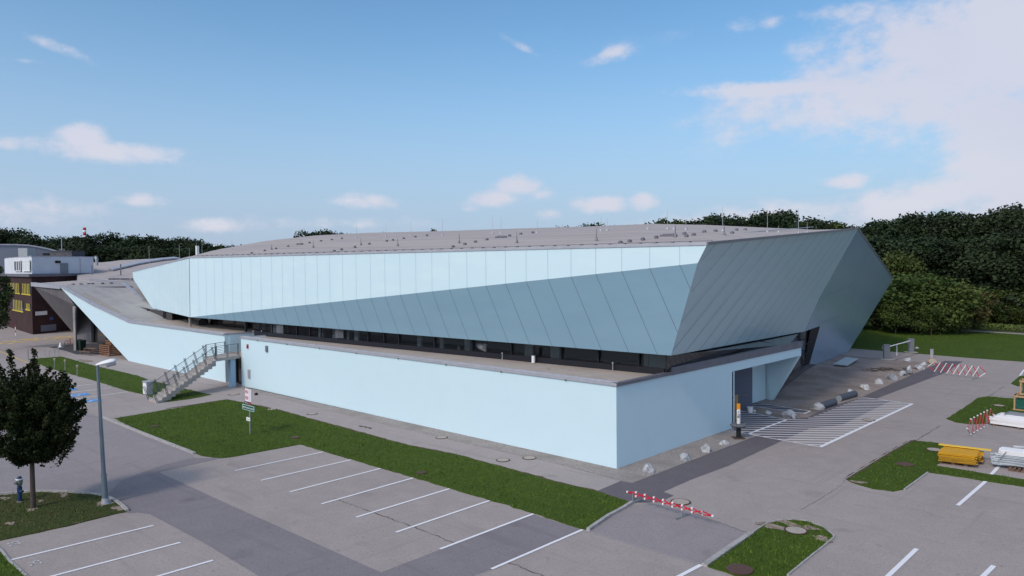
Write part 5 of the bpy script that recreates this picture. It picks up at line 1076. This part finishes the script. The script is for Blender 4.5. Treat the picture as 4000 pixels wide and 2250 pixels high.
def slatbox(P, w, d, h, rz, label, lift=0):
    t = thing('pallet_box', label, 'pallet box', (P[0], P[1], lift), rz, 'wooden pallet boxes under the canopy'); m_ = mat('pallet_orange', (.24, .12, .07), .9, noise=[((3, 3, 10), .4, .7, (.15, .08, .05), 3)])
    mb = MB()
    for x in (-w/2, w/2):
        for y in (-d/2, d/2): mb = MB(); mb.box((x, y, h/2), (.1, .1, h)); part(mb, 'post', m_, t)
    mb = MB(); nn = max(3, int(h/.2))
    for k in range(nn):
        z = .08+k*(h-.12)/(nn-1)
        for y in (-d/2-.06, d/2+.06): mb.box((0, y, z), (w+.1, .025, .11))
        for x in (-w/2-.06, w/2+.06): mb.box((x, 0, z), (.025, d+.1, .11))
    part(mb, 'slats', m_, t)
g = G(416, 1389); slatbox(g+(0, .4, 0), 2.1, 1.2, 1.25, .15, 'large slatted pallet box nearest the slanted wing wall'); g = G(436, 1380); slatbox(g+(.3, 1.3, 0), 1.8, 1.0, 1.0, .15, 'lower slatted pallet box behind the large one'); g = G(424, 1389); slatbox(g+(0, .5, 0), 1.2, .9, .5, .1, 'small bright slatted box stacked on top of the large one', 1.28)
def plight(P, lean, label):
    t = thing('garden_light', label, 'garden light', tuple(P), 0, 'slim garden lights on the stair lawn'); mb = MB(); mb.tube((0, 0, 0), (lean, 0, .85), .022, .022, 6); part(mb, 'stem', M_CAP, t); mb = MB(); mb.tube((lean, 0, .82), (lean*1.1, 0, 1.02), .04, .10, 8); mb.tube((lean*1.1, 0, 1.02), (lean*1.1, 0, 1.10), .11, .06, 8); part(mb, 'lamp_cup', M_MHC, t)
plight(G(211.8, 1442), .18, 'leaning garden light, leftmost of the three on the stair lawn'); plight(G(254, 1448), .05, 'middle garden light on the stair lawn'); plight(G(301, 1471), .12, 'garden light nearest the street lamp on the stair lawn')
p = G(905, 1516); 
# ------------------------------------------------------------------ trees
def leaf_mesh(name, C_, R_, size, m, flat=.5):
    """quads at points C_ with sizes"""
    n = len(C_); nrm = RNG.normal(0, 1, (n, 3))+R_*.9; nrm[:, 2] += flat; nrm /= np.linalg.norm(nrm, axis=1)[:, None]
    t = np.cross(nrm, RNG.normal(0, 1, (n, 3))); t /= np.linalg.norm(t, axis=1)[:, None]; b = np.cross(nrm, t)
    s = size*RNG.uniform(.55, 1.25, n)[:, None]; V = np.stack([C_-t*s-b*s*.2, C_-b*s*.75, C_+t*s, C_+b*s*.7], 1)
    return np_mesh(name, V.reshape(-1, 3), np.arange(n*4).reshape(-1, 4), m)
def limbs(mb, H, base, r, spread, n, top):
    mb.tube((0, 0, -.2), (0, 0, base), r, r*.75, 9); prev = np.array([0, 0, base])
    nx = np.array([random.uniform(-.3, .3), random.uniform(-.3, .3), (base+top)/2]); mb.tube(prev, nx, r*.75, r*.45, 8); mb.tube(nx, (nx[0], nx[1], top), r*.45, r*.1, 7)
    for k in range(n):
        a = random.uniform(0, math.tau); z0 = random.uniform(base*.8, top*.75); e = np.array([math.cos(a)*spread*random.uniform(.5, .95), math.sin(a)*spread*random.uniform(.5, .95), z0+random.uniform(.1, .4)*(top-z0)+.3])
        mb.tube((0, 0, z0), tuple(e*.5+np.array([0, 0, z0*.5+.1])), r*.35, r*.22, 6); mb.tube(tuple(e*.5+np.array([0, 0, z0*.5+.1])), tuple(e), r*.22, r*.05, 6)
def crown_pts(n, H, R, zb, lob, seed):
    rg = np.random.default_rng(seed); P = []; Q = []
    cs = []
    for k in range(lob):
        t = rg.uniform(0, 1); z = zb+(H-zb)*(.12+.80*t); rad = R*math.sqrt(max(.05, 1-((z-zb)/(H-zb)*1.25-.38)**2))*rg.uniform(.35, .85); a = rg.uniform(0, math.tau)
        cs.append((rad*math.cos(a), rad*math.sin(a), z, R*rg.uniform(.22, .46)))
    cs.append((0, 0, H-R*.3, R*.32)); cs.append((0, 0, (H+zb)/2, R*.6))
    w = np.array([c[3]**2 for c in cs]); w /= w.sum(); idx = rg.choice(len(cs), n, p=w); Cc = np.array(cs)[idx]
    d = rg.normal(0, 1, (n, 3)); d /= np.linalg.norm(d, axis=1)[:, None]; d[:, 2] = np.where(rg.uniform(0, 1, n) < .35, np.abs(d[:, 2]), d[:, 2])
    rr = Cc[:, 3:4]*(rg.uniform(.55, 1.08, (n, 1))); rr *= 1+.28*np.sin(d[:, :1]*7+idx[:, None])*np.cos(d[:, 1:2]*6)
    pts = Cc[:, :3]+d*rr*np.array([1, 1, .85]); pts[:, 2] = np.maximum(pts[:, 2], .15)
    return pts, d
protos = {}
def tproto(kind, i, H, R, zb, lob, n, size, m, name, trunk_r=.3):
    pts, d = crown_pts(n, H, R, zb, lob, 100+i*7+len(kind)); cm = leaf_mesh('crown', pts, d, size, m)
    mb = MB(); limbs(mb, H, max(zb, .6)*.9+.4, trunk_r, R*.8, 7, H*.85); t = mb.build('trunk', M_BARK); tm = t.data; bpy.data.objects.remove(t)
    protos.setdefault(kind, []).append((cm, tm, float(np.percentile(pts[:, 2], 99.9)), R, name))
for i in range(6): tproto('wood', i, 18, 5.2*(1+.12*(i % 3)), 2.2+i % 2, 26, 8500, .27, M_LEAF, 'broadleaf_tree')
for i in range(2): tproto('wood', i+11, 18, 4.6, 3.0, 18, 8000, .28, M_LEAFM, 'broadleaf_tree')
for i in range(4): tproto('bush', i, 7, 4.4, .2, 20, 6500, .19, M_LEAFL, 'tall_shrub', .14)
for i in range(1): tproto('rust', i, 6, 3.0, .2, 14, 3200, .23, M_LEAFB, 'tall_shrub', .12)
def plant(kind, u, D, vt, label, group, cat, wide=1.0, H=None, base=0):
    p = atd(D, u, 1050); H = H or atd(D, u, vt)[2]; pool = protos[kind][:6] if 'right' in label else protos[kind]; cm, tm, h0, r0, nm = pool[random.randrange(len(pool))]
    t = thing(nm, label, cat, (p[0], p[1], base), random.uniform(0, math.tau), group); s = H/h0
    for nme, me in (('crown', cm), ('trunk', tm)):
        o = bpy.data.objects.new(nme, me); COL.objects.link(o); o.parent = t; o.scale = (s*wide, s*wide, s)
    return t
GA = 'trees of the wood behind the hall'
for (u, v) in ((2209,892),(2285,890),(2334,872),(2385,880),(2419,881),(2480,876),(2535,862),(2590,848),(2645,850),(2699,846),(2750,838),(2800,829),(2840,838),(2877,842),(2947,842),(2985,834),(3025,824),(3087,838),(3149,854),(3190,858),(3227,858),(3270,866),(3312,872)):
    plant('wood', u, random.uniform(182, 205), v+random.uniform(-4, 14), 'dark broadleaf tree of the wood showing above the hall roof', GA+' roof', 'tree', 1.15)
GB = 'trees of the dark wood at the right'
for (u, v) in ((3365,882),(3400,873),(3436,868),(3475,862),(3514,856),(3560,845),(3615,828),(3655,840),(3700,836),(3755,834),(3800,846),(3832,838),(3894,829),(3930,822),(3972,804),(4020,800),(4080,790),(4140,800),(4210,800)):
    plant('wood', u, random.uniform(146, 158), v+random.uniform(-8, 14), 'tall dark tree in the back row of the wood at the right', GB, 'tree', 1.1)
GC = 'shorter front trees of the dark wood'
for (u, v) in ((3350,930),(3420,925),(3490,930),(3560,920),(3630,925),(3690,935),(3760,925),(3830,930),(3900,915),(3965,905),(4040,900),(4120,900),(3460,985),(3600,985),(3720,990),(3830,985),(3940,970),(4050,980)):
    plant('wood', u, random.uniform(134, 144), v, 'shorter dark tree along the front of the wood at the right', GC, 'tree', 1.35)
plant('bush', 3475, 128, 985, 'light green tree peeking out just right of the hall peak', None, 'tree', .75)
for (u, D, v, w, lab) in ((3560, 119, 1066, 1.5, 'big olive green shrub behind the gate, largest of the thicket'), (3430, 121, 1110, 1.15, 'shrub half hidden behind the hall end facet'), (3665, 120, 1088, 1.4, 'broad green shrub right of the largest one'), (3755, 124, 1140, 1.2, 'dark shrub at the right end of the thicket'), (3500, 115, 1180, 1.0, 'low shrub in front of the thicket behind the gate boom'), (3640, 115, 1190, 1.0, 'low dark shrub in front of the thicket above the bollard'), (3740, 118, 1215, .9, 'low rounded shrub by the verge right of the bollard'),
                  (3860, 134, 1120, 1.3, 'green shrub before the wood near the right edge'), (3960, 136, 1105, 1.3, 'bright shrub before the wood at the right edge'), (3915, 132, 1175, 1.1, 'dark low shrub between meadow and wood'), (4050, 133, 1130, 1.2, 'shrub just past the right edge of the view'), (3800, 130, 1200, 1.0, 'low shrub left end of the meadow strip'), (3350, 124, 1120, 1.0, 'shrub mostly hidden by the hall'), (4010, 131, 1185, 1.2, 'low dark shrub above the meadow strip')):
    plant('bush', u, D, v, lab, None, 'shrub', w)
plant('rust', 3775, 120, 1112, 'rust brown autumn shrub at the edge of the thicket', None, 'shrub', 1.0)
# meadow strip of tall weeds
def weeds(name, poly, dens, h, m, lab):
    A = np.array([p[:2] for p in poly]); lo_, hi_ = A.min(0), A.max(0); n = int(dens*np.prod(hi_-lo_)); p = RNG.uniform(lo_, hi_, (n, 2)); p = p[inside(p[:, 0], p[:, 1], poly)]; n = len(p)
    z = RNG.uniform(.1, 1, n)**.7*h; cc = np.stack([p[:, 0], p[:, 1], z], 1); me = leaf_mesh(name, cc, np.zeros((n, 3)), .14, m); o = bpy.data.objects.new(name, me); COL.objects.link(o); tag(o, lab, 'weeds', None, 'stuff')
weeds('tall_weeds', [atd(127, 3830, 1050)[:2], atd(125, 4250, 1050)[:2], atd(140, 4250, 1050)[:2], atd(142, 3700, 1050)[:2]], 34, .75, mat('weed_leaf', (.10, .145, .032), .8, noise=[(.25, .4, .6, (.095, .10, .04), 4), (3, .5, .7, (.14, .18, .05), 3)]), 'tall yellow-green weeds beyond the pale path')
GL = 'trees of the wood at the left'
for (u, v) in ((-40,895),(0,893),(37,889),(79,902),(128,913),(166,928),(199,950),(232,933),(269,912),(306,912),(344,922),(393,906),(439,924),(489,922),(526,914),(560,918),(592,916),(633,928),(679,929),(725,925),(766,932),(803,941),(845,960)):
    plant('wood', u, random.uniform(232, 250), v+random.choice((2, 6, 16)), 'dark tree of the far left wood on the skyline', GL, 'tree', 1.15)
for (u, v) in ((861,951),(890,957),(911,955),(935,956),(952,954),(981,966),(1000,975)): plant('wood', u, random.uniform(232, 245), v+5, 'tree of the low clump where the left wood meets the hall roof', GL+' clump', 'tree', 1.1)
for (u, v) in ((20,955),(100,965),(170,968),(240,965),(310,958),(380,955),(450,962),(520,960),(590,962),(660,966),(730,968),(800,975),(860,980),(930,985)):
    plant('wood', u, random.uniform(212, 226), v, 'lower tree in the front row of the left wood', GL+' front', 'tree', 1.4)
for (u, v, w) in ((1222,903,1), (1257,901,1), (1296,907,1), (1334,910,1), (1385,917,.9)): plant('wood', u, 235, v, 'treetop in the clump showing over the left half of the hall roof', 'treetops over the left of the roof', 'tree', w)
plant('wood', 1500, 240, 909, 'single small treetop over the roof, left of the tallest lone one', None, 'tree', .6); plant('wood', 1695, 235, 896, 'lone bushy treetop above the middle of the roof', None, 'tree', .8)
plant('wood', 2209, 215, 885, 'lone thin treetop left of the wood over the roof', None, 'tree', .6)
# overhanging branch tree at the far left edge
plant('wood', -14, 112, 1035, 'dark leafy tree at the left edge before the brown building', None, 'tree', .62)
# the near round tree
tr = G(130, 1987); nt_ = thing('young_tree', 'dense dark rounded young tree on the grass island by the hydrant', 'tree', tuple(tr))
rg = np.random.default_rng(5); cc = []; dd_ = []
def blob(c, r, n, sq=(1, 1, 1)):
    d = rg.normal(0, 1, (n, 3)); d /= np.linalg.norm(d, axis=1)[:, None]; q = rg.uniform(.35, 1.1, (n, 1)); cc.append(np.array(c)+d*q*r*np.array(sq)); dd_.append(d)
ZB = 2.05
NT = MB(); NT.tube((0, 0, -.1), (0, 0, 1.0), .115, .095, 12); NT.tube((0, 0, 1.0), (0, 0, 2.3), .095, .085, 12)
prof_h = [0, .08, .14, .28, .42, .6, .75, .88, 1.0]; prof_r = [.25, .52, .66, .84, .99, 1.0, .86, .66, .36]
for k in range(200):
    h = rg.uniform(0, 1)**.85; ph = rg.uniform(0, math.tau); r = 1.64*np.interp(h, prof_h, prof_r)*rg.uniform(.84, 1.06)
    zz = 1.98+3.25*h; e = np.array([r*math.cos(ph), r*math.sin(ph), zz+rg.uniform(-.1, .15)]); b0 = np.array([0, 0, max(2.0, zz-r*.75)])
    NT.tube(b0, (b0+e)/2+(0, 0, .08), .03, .018, 5); NT.tube((b0+e)/2+(0, 0, .08), e, .018, .006, 5)
    for j, f in enumerate((.4, .6, .75, .88, 1.0)): c = b0+(e-b0)*f+rg.normal(0, .05, 3); blob(c, rg.uniform(.15, .27)*(1-.25*(j == 4)), 50, (1, 1, .85))
Rv = RT*(1, 1, 0); Rv = Rv/np.linalg.norm(Rv)
for (sx, z, ln) in ((-.50, 6.62, 1.7), (-.2, 6.0, 1.2), (.18, 6.50, 1.6), (.45, 5.9, 1.2), (-1.22, 5.95, 1.4), (-.9, 5.7, 1.0), (.85, 5.75, 1.1), (1.45, 5.60, 1.3), (1.2, 5.2, .9), (1.98, 5.10, 1.2), (2.15, 3.95, .7), (-1.9, 5.65, 1.4), (-1.6, 5.2, .9), (2.15, 3.2, .5), (-2.2, 4.9, .9), (1.75, 4.6, .7)):
    sx *= .86; e = Rv*sx+np.array([0, 0, z]); dep = rg.normal(0, .35)*np.array([-Rv[1], Rv[0], 0]); e = e+dep; b0 = Rv*sx*.62+dep*.8+np.array([0, 0, z-ln-.5])
    NT.tube(b0-(0, 0, .4), e, .022, .006, 5)
    for f in np.linspace(-.05, 1, 18): blob(b0+(e-b0)*f+rg.normal(0, .04, 3), .31*(1.06-f*.76), 40, (1, 1, 1.25))
for k in range(120):   # fine projecting twigs
    ph = rg.uniform(0, math.tau); h = rg.uniform(.1, .95); th = 1.6-1.3*h; r = 1.66*np.interp(h, prof_h, prof_r); c = np.array([r*math.cos(ph), r*math.sin(ph), 2.02+3.5*h]); dv_ = np.array([math.cos(ph)*math.sin(th), math.sin(ph)*math.sin(th), .55]); dv_ /= np.linalg.norm(dv_)
    for f in (0, .1, .2, .3, .38): blob(c+dv_*f, .10-.08*f, 12)
C3 = np.concatenate(cc); D3 = np.concatenate(dd_); me = leaf_mesh('crown', C3, D3, .056, M_LEAFN, .4)
o = bpy.data.objects.new('crown', me); COL.objects.link(o); o.parent = nt_; part(NT, 'trunk', M_BARK, nt_)
